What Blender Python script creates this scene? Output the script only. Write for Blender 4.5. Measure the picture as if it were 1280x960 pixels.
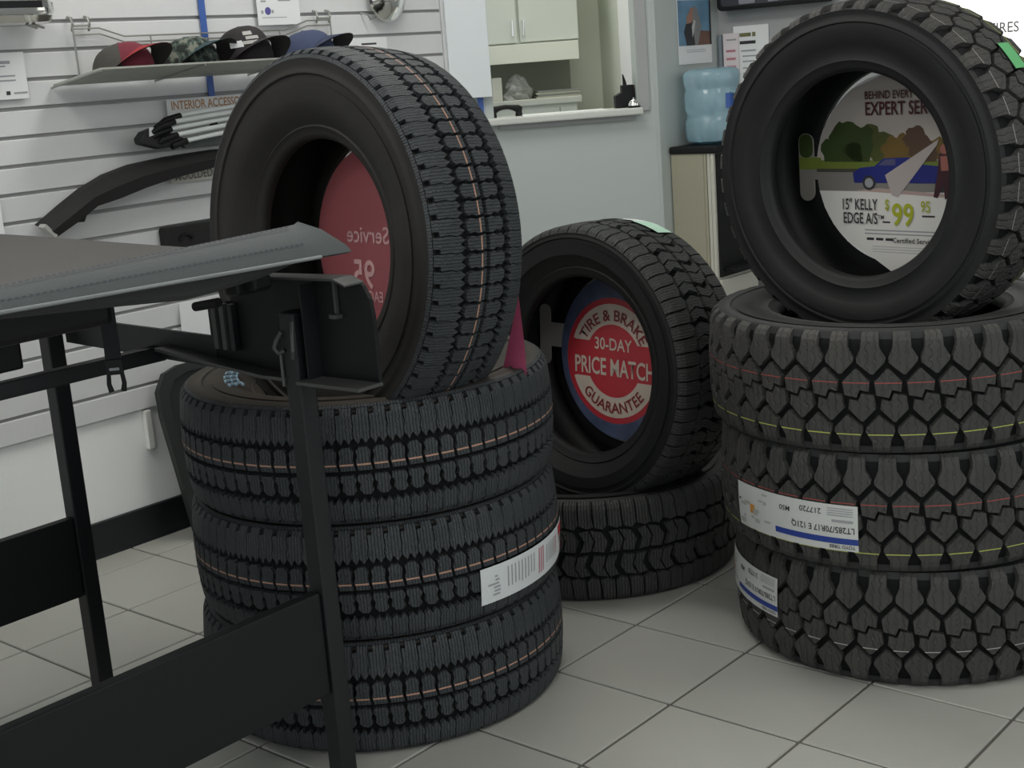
import bpy, bmesh, math, random
from mathutils import Vector, Matrix
random.seed(7)
D = bpy.data
SC = bpy.context.scene
COL = SC.collection
for o in list(D.objects): D.objects.remove(o)

# ---------------------------------------------------------------- camera
cam_d = D.cameras.new('camera'); cam = D.objects.new('camera', cam_d); COL.objects.link(cam)
cam_d.sensor_width = 36.0; cam_d.sensor_fit = 'HORIZONTAL'; cam_d.lens = 48.417
RX, RY, RZ = Vector((.75821803, .64794119, -.07264732)), Vector((.09225694, -.2169194, -.97182027)), Vector((-.64544099, .73014943, -.22424928))
M = Matrix((RX, -RY, -RZ)).transposed().to_4x4()
M.translation = Vector((1.86518, -2.19019, 1.33152))
cam.matrix_world = M
cam_d.clip_start = .02
SC.camera = cam

# ---------------------------------------------------------------- world, lights, exposure
w = D.worlds.new('world'); SC.world = w; w.use_nodes = True
w.node_tree.nodes['Background'].inputs[0].default_value = (.93, .975, 1, 1)
w.node_tree.nodes['Background'].inputs[1].default_value = 1.0
SC.view_settings.view_transform = 'Standard'; SC.view_settings.look = 'None'
SC.view_settings.gamma = 1; SC.view_settings.use_curve_mapping = False
SC.view_settings.exposure = -0.20
CEIL = 2.75
LAMPS = [(-.75, -1.1), (-.75, .7), (1.7, -1.1), (1.7, .9), (1.7, -3.1), (-.75, -3.1)]
for (lx, ly) in LAMPS:
    a = D.lights.new('ceiling_lamp_light', 'AREA'); a.shape = 'RECTANGLE'; a.size = 1.15; a.size_y = .5
    a.energy = 12 if lx < 0 else 7; a.color = (1, .98, .93)
    ao = D.objects.new('ceiling_lamp_light', a); COL.objects.link(ao); ao.location = (lx, ly, CEIL - .06)
a = D.lights.new('back_room_light', 'AREA'); a.shape = 'SQUARE'; a.size = .5; a.energy = 9; a.color = (1, .97, .86)
ao = D.objects.new('back_room_light', a); COL.objects.link(ao); ao.location = (-1.72, 2.22, 2.6)

# ---------------------------------------------------------------- materials
MATS = {}
def mat(name, col, rough=.5, metal=0., bump=0., scale=60., var=0., spec=.5, emit=0., trans=0., alpha=1., vscale=None, rnd=0.):
    if name in MATS: return MATS[name]
    m = D.materials.new(name); m.use_nodes = True; nt = m.node_tree; b = nt.nodes['Principled BSDF']
    c = (col[0], col[1], col[2], 1)
    b.inputs['Base Color'].default_value = c; b.inputs['Roughness'].default_value = rough
    b.inputs['Metallic'].default_value = metal; b.inputs['Specular IOR Level'].default_value = spec
    b.inputs['Transmission Weight'].default_value = trans; b.inputs['Alpha'].default_value = alpha
    if emit: b.inputs['Emission Color'].default_value = c; b.inputs['Emission Strength'].default_value = emit
    tc = nt.nodes.new('ShaderNodeTexCoord')
    if var or bump:
        n = nt.nodes.new('ShaderNodeTexNoise'); n.inputs['Scale'].default_value = vscale or scale; n.inputs['Detail'].default_value = 6
        nt.links.new(tc.outputs['Object'], n.inputs['Vector'])
        if var:
            mx = nt.nodes.new('ShaderNodeMix'); mx.data_type = 'RGBA'
            mx.inputs[6].default_value = [max(0, x * (1 - var)) for x in col] + [1]
            mx.inputs[7].default_value = [x * (1 + var) for x in col] + [1]
            nt.links.new(n.outputs['Fac'], mx.inputs[0]); last = mx.outputs[2]
            if rnd:
                oi = nt.nodes.new('ShaderNodeObjectInfo'); hs = nt.nodes.new('ShaderNodeHueSaturation')
                mr = nt.nodes.new('ShaderNodeMapRange'); mr.inputs[3].default_value = 1 - rnd; mr.inputs[4].default_value = 1 + rnd
                nt.links.new(oi.outputs['Random'], mr.inputs[0]); nt.links.new(mr.outputs[0], hs.inputs['Value'])
                nt.links.new(last, hs.inputs['Color']); last = hs.outputs[0]
            nt.links.new(last, b.inputs['Base Color'])
        if bump:
            n2 = nt.nodes.new('ShaderNodeTexNoise'); n2.inputs['Scale'].default_value = scale; n2.inputs['Detail'].default_value = 5
            nt.links.new(tc.outputs['Object'], n2.inputs['Vector'])
            bp = nt.nodes.new('ShaderNodeBump'); bp.inputs['Strength'].default_value = bump; bp.inputs['Distance'].default_value = .004
            nt.links.new(n2.outputs['Fac'], bp.inputs['Height']); nt.links.new(bp.outputs[0], b.inputs['Normal'])
    MATS[name] = m
    return m

def tread_mat(name, col, dust, wave=55., strength=.5):
    m = mat(name, col, .62, bump=0, spec=.32)
    nt = m.node_tree; b = nt.nodes['Principled BSDF']
    uv = nt.nodes.new('ShaderNodeUVMap'); uv.uv_map = 'uv'
    wv = nt.nodes.new('ShaderNodeTexWave'); wv.bands_direction = 'X'; wv.inputs['Scale'].default_value = wave
    wv.inputs['Distortion'].default_value = 2.5; wv.inputs['Detail'].default_value = 0; wv.inputs['Detail Scale'].default_value = 4
    nt.links.new(uv.outputs[0], wv.inputs['Vector'])
    rp = nt.nodes.new('ShaderNodeValToRGB'); rp.color_ramp.elements[0].position = .0; rp.color_ramp.elements[1].position = .28
    nt.links.new(wv.outputs['Fac'], rp.inputs[0])
    bp = nt.nodes.new('ShaderNodeBump'); bp.inputs['Strength'].default_value = strength; bp.inputs['Distance'].default_value = .004
    nt.links.new(rp.outputs[0], bp.inputs['Height']); nt.links.new(bp.outputs[0], b.inputs['Normal'])
    tc = nt.nodes.new('ShaderNodeTexCoord'); n = nt.nodes.new('ShaderNodeTexNoise'); n.inputs['Scale'].default_value = 14; n.inputs['Detail'].default_value = 7
    nt.links.new(tc.outputs['Object'], n.inputs['Vector'])
    mx = nt.nodes.new('ShaderNodeMix'); mx.data_type = 'RGBA'; mx.inputs[6].default_value = (*col, 1); mx.inputs[7].default_value = (*dust, 1)
    nt.links.new(n.outputs['Fac'], mx.inputs[0]); nt.links.new(mx.outputs[2], b.inputs['Base Color'])
    return m

TREAD_A = tread_mat('tread_rubber_a', (.030, .036, .041), (.062, .068, .072), 48, 1.)
TREAD_B = tread_mat('tread_rubber_b', (.030, .034, .034), (.058, .059, .056), 40, .9)
TREAD_C = tread_mat('tread_rubber_c', (.034, .036, .036), (.072, .068, .062), 20, .6)
RUB = mat('sidewall_rubber', (.0095, .010, .0105), .58, bump=.12, scale=90, var=.35, spec=.35, vscale=9)
RUBB = mat('sidewall_dusty_rubber', (.0165, .0155, .0135), .66, bump=.12, scale=90, var=.4, spec=.3, vscale=8)
RUBC = mat('sidewall_grey_rubber', (.0125, .013, .0135), .55, bump=.12, scale=90, var=.35, spec=.38, vscale=9)
GROOVE = mat('groove_shade_rubber', (.004, .0045, .005), .7, spec=.2)  # same rubber, darkened: shade of the tread grooves put into the colour
TILE = mat('floor_tile_ceramic', (.375, .378, .345), .38, bump=.03, scale=25, var=.07, vscale=5, rnd=.03, spec=.4)
GROUT = mat('grout', (.10, .097, .085), .9, bump=.2, scale=150)
SLAT = mat('slatwall_laminate', (.69, .70, .705), .5, var=.03, bump=.01, scale=30)
RUBT = mat('brown_dusted_rubber', (.048, .041, .034), .7, bump=.12, scale=90, var=.35, spec=.3, vscale=7)
RUBG = mat('grey_dusted_rubber', (.030, .031, .031), .6, bump=.12, scale=90, var=.35, spec=.35, vscale=7)
SLOT = mat('slatwall_groove', (.34, .34, .34), .7)
PAINTW = mat('white_wall_paint', (.92, .94, .94), .6, bump=.04, scale=120, var=.02)
PAINTG = mat('grey_white_wall_paint', (.47, .515, .50), .6, bump=.04, scale=120, var=.02)
PAINTD = mat('grey_wall_paint', (.36, .37, .37), .65, bump=.04, scale=120)
CEILM = mat('ceiling_panel', (.75, .75, .73), .8, bump=.1, scale=80)
BASEB = mat('black_vinyl_baseboard', (.010, .014, .015), .42, bump=.03)
BLK = mat('black_powder_coat', (.006, .007, .0085), .48, bump=.06, scale=220, var=.2, spec=.5)
BLK2 = mat('black_painted_board', (.006, .0085, .009), .55, bump=.05, scale=160, var=.15, spec=.35)
BLKP = mat('black_plastic', (.006, .0065, .007), .5, bump=.04, spec=.3)
STEEL = mat('grey_steel_edge', (.075, .078, .075), .45, metal=.3)
CHROME = mat('chrome', (.82, .82, .80), .12, metal=1.)
WIRE = mat('grey_wire', (.33, .33, .31), .4, metal=.6)
WHITE = mat('white_paper', (.80, .82, .82), .6)
WHITEP = mat('white_plastic', (.76, .80, .79), .35)
INK = mat('dark_ink', (.03, .03, .035), .6)
INKG = mat('grey_ink', (.33, .34, .36), .6)
RED = mat('red_print', (.50, .035, .05), .45)
CREAM = mat('cream_print', (.62, .54, .46), .5)
BLUEP = mat('blue_print', (.02, .05, .28), .5)
BLUES = mat('blue_strip', (.05, .12, .40), .45)
ORANGE = mat('orange_print', (.62, .27, .05), .5)
BROWNT = mat('orange_brown_lettering', (.40, .20, .09), .6)
GREEN = mat('green_tag', (.14, .50, .20), .45)
MINT = mat('mint_label', (.50, .74, .60), .4)
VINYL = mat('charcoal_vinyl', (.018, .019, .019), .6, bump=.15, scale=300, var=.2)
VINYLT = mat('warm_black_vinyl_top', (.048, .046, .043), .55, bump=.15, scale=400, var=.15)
TRIMV = mat('grey_vinyl_binding', (.070, .080, .082), .6, bump=.25, scale=350, var=.12)

# ---------------------------------------------------------------- helpers
def tag(o, label=None, cat=None, group=None, kind=None):
    if label: o['label'] = label
    if cat: o['category'] = cat
    if group: o['group'] = group
    if kind: o['kind'] = kind
    return o
def empty(name, loc=(0, 0, 0), label=None, cat=None, group=None):
    o = D.objects.new(name, None); COL.objects.link(o); o.location = loc; o.empty_display_size = .05
    return tag(o, label, cat, group)
class Frame:
    def __init__(s, o, a, b, n): s.o, s.a, s.b, s.n = Vector(o), Vector(a).normalized(), Vector(b).normalized(), Vector(n).normalized()
    def p(s, u, v, w=0): return s.o + s.a * u + s.b * v + s.n * w
    def at(s, u, v, w=0): return Frame(s.p(u, v, w), s.a, s.b, s.n)
    def turn(s, ang):
        c, q = math.cos(ang), math.sin(ang)
        return Frame(s.o, s.a * c + s.b * q, s.b * c - s.a * q, s.n)
WORLD = Frame((0, 0, 0), (1, 0, 0), (0, 1, 0), (0, 0, 1))
class MB:
    def __init__(s): s.v, s.f, s.m, s.uv = [], [], [], []
    def add(s, vs, fs, mi=0):
        k = len(s.v); s.v += [tuple(x) for x in vs]
        for f in fs: s.f.append([i + k for i in f]); s.m.append(mi)
    def box(s, F, u0, u1, v0, v1, w0, w1, mi=0):
        vs = [F.p(u, v, w) for w in (w0, w1) for v in (v0, v1) for u in (u0, u1)]
        s.add(vs, [(0, 2, 3, 1), (4, 5, 7, 6), (0, 1, 5, 4), (2, 6, 7, 3), (0, 4, 6, 2), (1, 3, 7, 5)], mi)
    def prism(s, F, poly, w0, w1, mi=0, mside=None):
        n = len(poly)
        ar = sum(poly[i][0] * poly[(i + 1) % n][1] - poly[(i + 1) % n][0] * poly[i][1] for i in range(n))
        if ar < 0: poly = poly[::-1]
        vs = [F.p(u, v, w0) for u, v in poly] + [F.p(u, v, w1) for u, v in poly]
        s.add(vs, [list(range(n, 2 * n))], mi)
        s.add(vs, [list(range(n - 1, -1, -1))] + [(i, (i + 1) % n, n + (i + 1) % n, n + i) for i in range(n)], mi if mside is None else mside)
    def tube(s, pts, r, n=8, mi=0, cap=True):
        pts = [Vector(p) for p in pts]; k = len(s.v); rs = r if isinstance(r, (list, tuple)) else [r] * len(pts)
        prev = None
        for i, p in enumerate(pts):
            t = (pts[min(i + 1, len(pts) - 1)] - pts[max(i - 1, 0)]).normalized()
            if prev is None:
                x = t.orthogonal().normalized()
            else:
                x = (prev - t * prev.dot(t)).normalized()
            prev = x; y = t.cross(x)
            for j in range(n):
                a = 2 * math.pi * j / n; s.v.append(tuple(p + (x * math.cos(a) + y * math.sin(a)) * rs[i]))
        for i in range(len(pts) - 1):
            for j in range(n):
                q = k + i * n; s.f.append([q + j, q + (j + 1) % n, q + n + (j + 1) % n, q + n + j]); s.m.append(mi)
        if cap:
            s.f.append([k + j for j in range(n)][::-1]); s.m.append(mi)
            e = k + (len(pts) - 1) * n; s.f.append([e + j for j in range(n)]); s.m.append(mi)
    def lathe(s, F, prof, n=32, mi=0, close=False):
        k = len(s.v); m = len(prof)
        for j in range(n):
            a = 2 * math.pi * j / n
            for r, z in prof: s.v.append(tuple(F.p(r * math.cos(a), r * math.sin(a), z)))
        for j in range(n):
            for i in range(m if close else m - 1):
                a0, a1 = k + j * m, k + ((j + 1) % n) * m; i2 = (i + 1) % m
                s.f.append([a0 + i, a1 + i, a1 + i2, a0 + i2]); s.m.append(mi)
    def mesh(s, name, mats):
        me = D.meshes.new(name); me.from_pydata(s.v, [], s.f)
        for x in (mats if isinstance(mats, (list, tuple)) else [mats]): me.materials.append(x)
        me.polygons.foreach_set('material_index', s.m)
        if s.uv:
            ul = me.uv_layers.new(name='uv')
            for lp in me.loops: ul.data[lp.index].uv = s.uv[lp.vertex_index]
        me.validate(); me.update()
        return me
    def build(s, name, mats, parent=None, smooth=None, bevel=0, seg=2, loc=None):
        me = s.mesh(name, mats)
        if bevel:
            bm = bmesh.new(); bm.from_mesh(me); bmesh.ops.remove_doubles(bm, verts=bm.verts, dist=1e-5)
            es = [e for e in bm.edges if len(e.link_faces) == 2 and e.calc_face_angle(0) > .6]
            bmesh.ops.bevel(bm, geom=es, offset=bevel, segments=seg, profile=.6, affect='EDGES', clamp_overlap=True)
            bm.to_mesh(me); bm.free()
        o = D.objects.new(name, me); COL.objects.link(o)
        if smooth is not None:
            me.polygons.foreach_set('use_smooth', [True] * len(me.polygons)); me.set_sharp_from_angle(angle=math.radians(smooth))
        if parent: put(o, parent)
        return o
def put(o, parent):
    """parent o (built in world space) to an object that may sit anywhere"""
    o.parent = parent
    if parent.parent is None: o.matrix_parent_inverse = Matrix.LocRotScale(parent.location, parent.rotation_euler, parent.scale).inverted()
    return o
_tx = {}
def textmesh(st, size, bold=0., align='LEFT'):
    c = D.curves.new('t', 'FONT'); c.body = st; c.size = size; c.offset = bold * size; c.align_x = align; c.resolution_u = 3
    o = D.objects.new('t', c); COL.objects.link(o)
    dg = bpy.context.evaluated_depsgraph_get(); dg.update()
    me = D.meshes.new_from_object(o.evaluated_get(dg))
    D.objects.remove(o); D.curves.remove(c)
    return me
def text(name, st, size, mt, fmap, parent=None, bold=.012, align='LEFT', sx=1., flip=False):
    me = textmesh(st, size, bold, align)
    for v in me.vertices: v.co = fmap(v.co.x * sx, v.co.y)
    if flip: me.flip_normals()
    me.materials.clear(); me.materials.append(mt); me.update()
    o = D.objects.new(name, me); COL.objects.link(o)
    if parent: put(o, parent)
    return o
def flat(F, u, v, w, ang=0., mir=1):
    c, s = math.cos(ang), math.sin(ang)
    return lambda x, y: F.p(u + mir * (x * c - y * s), v + x * s + y * c, w)
def rpoly(u0, u1, v0, v1, r, n=5):
    out = []
    for cx, cy, a0 in ((u1 - r, v1 - r, 0), (u0 + r, v1 - r, 90), (u0 + r, v0 + r, 180), (u1 - r, v0 + r, 270)):
        for k in range(n + 1):
            a = math.radians(a0 + 90 * k / n); out.append((cx + r * math.cos(a), cy + r * math.sin(a)))
    return out
def circ(u, v, r, n=48, a0=0, a1=360, rv=None):
    full = abs(a1 - a0) >= 360
    return [(u + r * math.cos(math.radians(a0 + (a1 - a0) * k / (n if full else n - 1))), v + (rv or r) * math.sin(math.radians(a0 + (a1 - a0) * k / (n if full else n - 1)))) for k in range(n)]
def ring_sector(u, v, r0, r1, a0, a1, n=20):
    return circ(u, v, r1, n, a0, a1) + circ(u, v, r0, n, a0, a1)[::-1]
def struct(o): o['kind'] = 'structure'; return o
def copy_of(o, parent=None):
    c = o.copy(); COL.objects.link(c); c.parent = parent
    return c

# ---------------------------------------------------------------- the room
T = .305
XL = -1.655
WL = Frame((XL, 0, 0), (0, 1, 0), (0, 0, 1), (1, 0, 0))
P0 = Vector((-1.655, 1.6, 0)); TH = math.radians(46)
WB = Frame(P0, (math.cos(TH), math.sin(TH), 0), (0, 0, 1), (math.sin(TH), -math.cos(TH), 0))
X3, Y3, Y4 = -1.124, 2.15, 2.563
WC = Frame((X3, 0, 0), (0, 1, 0), (0, 0, 1), (1, 0, 0))
WR = Frame((0, Y4, 0), (1, 0, 0), (0, 0, 1), (0, -1, 0))

b = MB(); b.box(WORLD, -3.6, 4.2, -4.2, 4.2, -.1, -.004); floor = struct(b.build('floor', GROUT))
b = MB(); g = .0032; b.box(WORLD, g, T - g, g, T - g, -.012, 0)
tm = b.build('tile', TILE, bevel=.0022, seg=1); t0 = tm.data
first = True
for i in range(-6, 8):
    for j in range(-9, 8):
        x0 = i * T
        o = tm if first else copy_of(tm)
        first = False
        o.parent = floor; o.location = (x0, j * T, random.uniform(-.0006, .0006))
        o.rotation_euler = (0, 0, 0)

b = MB(); b.box(WL, -4.2, 1.62, 0, CEIL, -.12, -.013); wall_left = struct(b.build('wall_left', PAINTW))
b = MB(); b.box(WL, -4.2, 1.556, .404, 2.7, -.013, -.008); put(b.build('slatwall_backing', SLOT), wall_left)
SP = .0762
b = MB(); b.prism(Frame((XL, -4.2, 0), (1, 0, 0), (0, 0, 1), (0, -1, 0)), [(-.0085, .0115), (-.0085, SP - .003), (-.001, SP - .0045), (0, SP - .006), (0, .0075), (-.002, .006)], -5.75, 0)
sl = b.build('slat', SLAT); first = True
for k in range(0, 30):
    o = sl if first else copy_of(sl); first = False
    o.location = (0, 0, .400 + SP * k); put_loc = o.location.copy(); o.parent = wall_left; o.location = put_loc
b = MB(); b.box(WL, 1.556, 1.60, .0, 2.7, -.013, .004); put(b.build('end_trim', SLAT, bevel=.003), wall_left)
b = MB(); b.prism(Frame((XL, 1.6, 0), (1, 0, 0), (0, 0, 1), (0, 1, 0)), [(-.013, 0), (.006, 0), (.002, .012), (-.004, .104), (-.013, .106)], -5.8, 0)
struct(b.build('baseboard_left', BASEB))

# diagonal wall with the pass-through window
b = MB()
S0, S1, ZO = .135, .676, 1.135
b.box(WB, -.02, S0, 0, CEIL, -.10, 0); b.box(WB, S1, .764, 0, CEIL, -.10, 0)
b.box(WB, S0, S1, 0, ZO, -.10, 0); b.box(WB, S0, S1, 1.95, CEIL, -.10, 0)
wall_back = struct(b.build('wall_back', PAINTG))
b = MB(); b.box(WB, S1 + .002, S1 + .042, ZO, 1.99, -.002, .010); struct(b.build('trim_1', PAINTD, bevel=.002))
b = MB(); b.box(WC, Y3 - .02, Y4 + .1, 0, CEIL, -.10, 0); struct(b.build('wall_corner', PAINTG))
b = MB(); b.box(WR, X3 - .1, 4.2, 0, CEIL, -.12, 0); struct(b.build('wall_right', PAINTD))
b = MB(); b.box(WORLD, -3.6, 4.2, -4.2, 4.2, CEIL, CEIL + .08); ceiling = struct(b.build('ceiling', CEILM))
for q, (lx, ly) in enumerate(LAMPS):
    lamp = empty('ceiling_light', (lx, ly, CEIL), 'white recessed ceiling light panel with a frosted diffuser', 'ceiling light', 'ceiling light panels above the shop floor')
    b = MB()
    for (u0, u1, v0, v1) in ((-.61, .61, -.305, -.265), (-.61, .61, .265, .305), (-.61, -.585, -.265, .265), (.585, .61, -.265, .265)):
        b.box(Frame((lx, ly, CEIL), (1, 0, 0), (0, 1, 0), (0, 0, 1)), u0, u1, v0, v1, -.05, -.001)
    b.build('frame', WHITEP, lamp)
    b = MB(); b.box(Frame((lx, ly, CEIL), (1, 0, 0), (0, 1, 0), (0, 0, 1)), -.585, .585, -.265, .265, -.030, -.012)
    b.build('diffuser', mat('lit_diffuser', (1, .98, .93), .5, emit=4.), lamp)

# back room behind the window
CABW = mat('cream_cabinet_laminate', (.70, .74, .68), .45)
CABF = mat('cream_cabinet_fascia', (.80, .82, .72), .45)
NICHE = mat('olive_backsplash', (.30, .31, .25), .6)
b = MB(); b.box(WB, -.9, .735, 0, CEIL, -1.12, -1.06); b.box(WB, .715, .775, 0, CEIL, -1.06, -.101); struct(b.build('wall_back_room', mat('back_room_paint', (.66, .69, .60), .6)))
b = MB(); b.box(WB, .690, .7145, 0, CEIL, -.42, -.16); struct(b.build('trim_2', mat('bright_white_paint', (.90, .91, .90), .4)))
cab = empty('wall_cabinet', WB.p(.35, 1.34, -.85), 'cream wall cabinet with two doors seen through the pass-through window', 'cabinet')
b = MB(); b.box(WB, -.25, .572, 1.42, 2.2, -1.05, -.72); b.build('body', CABW, cab)
for (u0, u1, hu) in ((-.25, .315, .294), (.321, .572, .340)):
    b = MB(); b.box(WB, u0 + .003, u1 - .003, 1.425, 2.19, -.72, -.70); dr = b.build('door', CABW, cab, bevel=.002)
    b = MB(); b.tube([WB.p(hu, 1.452, -.70), WB.p(hu, 1.452, -.682), WB.p(hu, 1.512, -.682), WB.p(hu, 1.512, -.70)], .004, 6); b.build('handle', CHROME, dr)
b = MB(); b.box(WB, -.25, .565, 1.342, 1.418, -.74, -.69); b.build('fascia', CABF, cab, bevel=.002)
b = MB(); b.box(WB, -.25, .572, 1.193, 1.345, -1.055, -1.046); b.build('backsplash', NICHE, cab)
ct = empty('back_counter', WB.p(.3, 0, -.85), 'pale counter below the cream wall cabinet behind the window', 'counter')
b = MB(); b.box(WB, -.25, .565, 1.165, 1.192, -1.045, -.68); b.build('worktop', mat('pale_grey_laminate', (.58, .60, .55), .4), ct, bevel=.004)
b = MB(); b.box(WB, -.25, .545, 0, 1.165, -1.045, -.70); b.build('base_unit', CABW, ct)
b = MB(); b.box(WB, .47, .474, .2, 1.15, -.70, -.697); b.build('door_gap', INKG, ct)
# small things on the counter
b = MB()
bmv = []
F = WB.at(.305, 1.192, -.76)
rg = random.Random(3)
nn, mm = 14, 8
for j in range(mm + 1):
    for i in range(nn):
        a = 2 * math.pi * i / nn; ph = j / mm * math.pi / 2
        r = .062 * math.cos(ph) * (1 + rg.uniform(-.22, .22)); bmv.append(F.p(r * math.cos(a), .098 * math.sin(ph) * (1 + rg.uniform(-.1, .1)) + .001, r * math.sin(a) * .8))
b.add(bmv, [(j * nn + i, j * nn + (i + 1) % nn, (j + 1) * nn + (i + 1) % nn, (j + 1) * nn + i) for j in range(mm) for i in range(nn)])
tag(b.build('plastic_bag', mat('crumpled_grey_plastic', (.30, .31, .29), .3, var=.6, vscale=40)), 'crumpled grey plastic bag on the counter under the cream cabinet', 'bag')
b = MB(); b.box(WB, .195, .237, 1.192, 1.288, -.80, -.73); o = tag(b.build('carton', mat('cream_card', (.66, .66, .58), .6), bevel=.003), 'narrow upright cream carton beside the crumpled plastic bag', 'box')
for k in range(4):
    b = MB(); b.box(WB.at(.466, 1.192 + .0075 * k, -.76).turn(0), -.09 + .006 * (k % 2), .094, 0, .0068, -.08, .075)
    tag(b.build('document_tray', mat('tray_%d' % (k % 2), ((.46, .46, .36), (.25, .26, .24))[k % 2], .5), bevel=.001), ('flat paper tray in the pile on the back counter, %s' % ['lowest', 'second from below', 'second from above', 'topmost'][k]), 'paper tray', 'paper trays on the back counter')

# ledge with its things
led = empty('window_ledge', WB.p(.4, 1.125, 0), 'pale grey ledge under the pass-through window', 'ledge')
b = MB(); b.box(WB, .105, .684, 1.124, 1.149, -.14, .055); b.build('shelf_board', mat('ledge_laminate', (.60, .62, .58), .4), led, bevel=.006)
b = MB(); b.box(WB, .15, .66, 1.106, 1.124, 0.001, .02); b.build('cleat', PAINTD, led)
ph = empty('telephone_handset', WB.p(.18, 1.149, -.02), 'black telephone handset lying on the pale ledge', 'telephone')
b = MB(); pts = [WB.p(.122 + .12 * t, 1.172 + .014 * math.sin(math.pi * t), -.02 - .02 * t) for t in [k / 8 for k in range(9)]]
b.tube(pts, [.013, .016, .011, .009, .009, .009, .011, .015, .011], 10); b.build('grip', BLKP, ph, smooth=60)
b = MB(); b.tube([WB.p(.132, 1.150, -.02), WB.p(.132, 1.172, -.02)], [.016, .014], 10); b.build('earpiece', BLKP, ph, smooth=40)
b = MB(); b.tube([WB.p(.232, 1.150, -.038), WB.p(.232, 1.168, -.038)], [.014, .012], 10); b.build('mouthpiece', BLKP, ph, smooth=40)
b = MB(); b.box(WB.at(.36, 1.149, -.03), -.12, .19, 0, .003, -.06, .07); tag(b.build('paper_sheets', WHITE), 'white paper sheets spread along the ledge beside the telephone handset', 'papers')
dv = empty('card_terminal', WB.p(.635, 1.149, -.06), 'small black stepped desk device with a pointed top on the ledge', 'device')
b = MB(); b.prism(WB.at(0, 0, -.06), [(.599, 1.149), (.672, 1.149), (.672, 1.232), (.626, 1.232), (.626, 1.207), (.599, 1.194)], -.03, .02); b.build('body', BLKP, dv, bevel=.003)
b = MB(); b.tube([WB.p(.640, 1.232, -.065), WB.p(.638, 1.25, -.065), WB.p(.634, 1.272, -.065)], [.008, .006, .002], 8); b.build('point', BLKP, dv)
be = empty('service_bell', WB.p(.658, 1.149, .0), 'small chrome service bell at the ledge end', 'bell')
b = MB(); b.lathe(Frame(WB.p(.657, 1.149, .012), (1, 0, 0), (0, 1, 0), (0, 0, 1)), [(0, 0), (.024, 0), (.024, .006), (0, .006)], 20); b.build('base', BLKP, be)
b = MB(); b.lathe(Frame(WB.p(.657, 1.155, .012), (1, 0, 0), (0, 1, 0), (0, 0, 1)), [(.022, .002), (.021, .01), (.016, .019), (.008, .024), (.002, .025)], 20); b.build('dome', CHROME, be, smooth=60)
b = MB(); b.tube([WB.p(.657, 1.179, .012), WB.p(.657, 1.186, .012)], .003, 8); b.build('button', CHROME, be)

# white hanging board and blue strip at the corner
hb = empty('hanging_board', WB.p(.05, 1.227, .05), 'large plain white board hung beside the pass-through window', 'board')
b = MB(); b.box(WB, -.018, .132, 1.229, 2.1, .022, .034); b.build('panel', mat('board_white', (.72, .77, .79), .5), hb, bevel=.002)
for q_ in (-.01, .11):
    b = MB(); b.box(WB, q_, q_ + .01, 1.5, 1.52, .001, .022); b.build('spacer', WHITEP, hb)
b = MB(); b.prism(WB, rpoly(.078, .099, 1.0, 1.24, .004, 2), .001, .008); tag(b.build('blue_strip', BLUES), 'short blue vertical strip showing below the white hanging board', 'strip')

# ---------------------------------------------------------------- tyres
def clip(poly, v, keep_gt):
    out = []
    n = len(poly)
    for i in range(n):
        p, q = poly[i], poly[(i + 1) % n]
        a, c = (p[1] - v), (q[1] - v)
        if not keep_gt: a, c = -a, -c
        if a >= -1e-9: out.append(p)
        if (a > 1e-9 and c < -1e-9) or (a < -1e-9 and c > 1e-9):
            t = (v - p[1]) / (q[1] - p[1]); out.append((p[0] + (q[0] - p[0]) * t, v))
    return out
class Surf:
    def __init__(s, R, w):
        s.R, s.w = R, w; s.vs = w - .030; s.rs = .030; s.vmax = s.vs + .036
    def rn(s, v):
        a = abs(v); sg = 1 if v >= 0 else -1
        if a <= s.vs: return s.R - .006 * (a / s.vs) ** 2, v, 1., sg * .012 * a / s.vs / s.vs
        f = (a - s.vs) / s.rs
        return s.R - .006 - s.rs * (1 - math.cos(f)), sg * (s.vs + s.rs * math.sin(f)), math.cos(f), sg * math.sin(f)
    def pt(s, th, v, h):
        r, y, nr, ny = s.rn(v); r += nr * h; y += ny * h
        return (r * math.cos(th), r * math.sin(th), y)
    def breaks(s): return [x * sg for sg in (1, -1) for x in (0., s.vs * .55, s.vs, s.vs + .012, s.vs + .024)]
H = .0115
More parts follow.
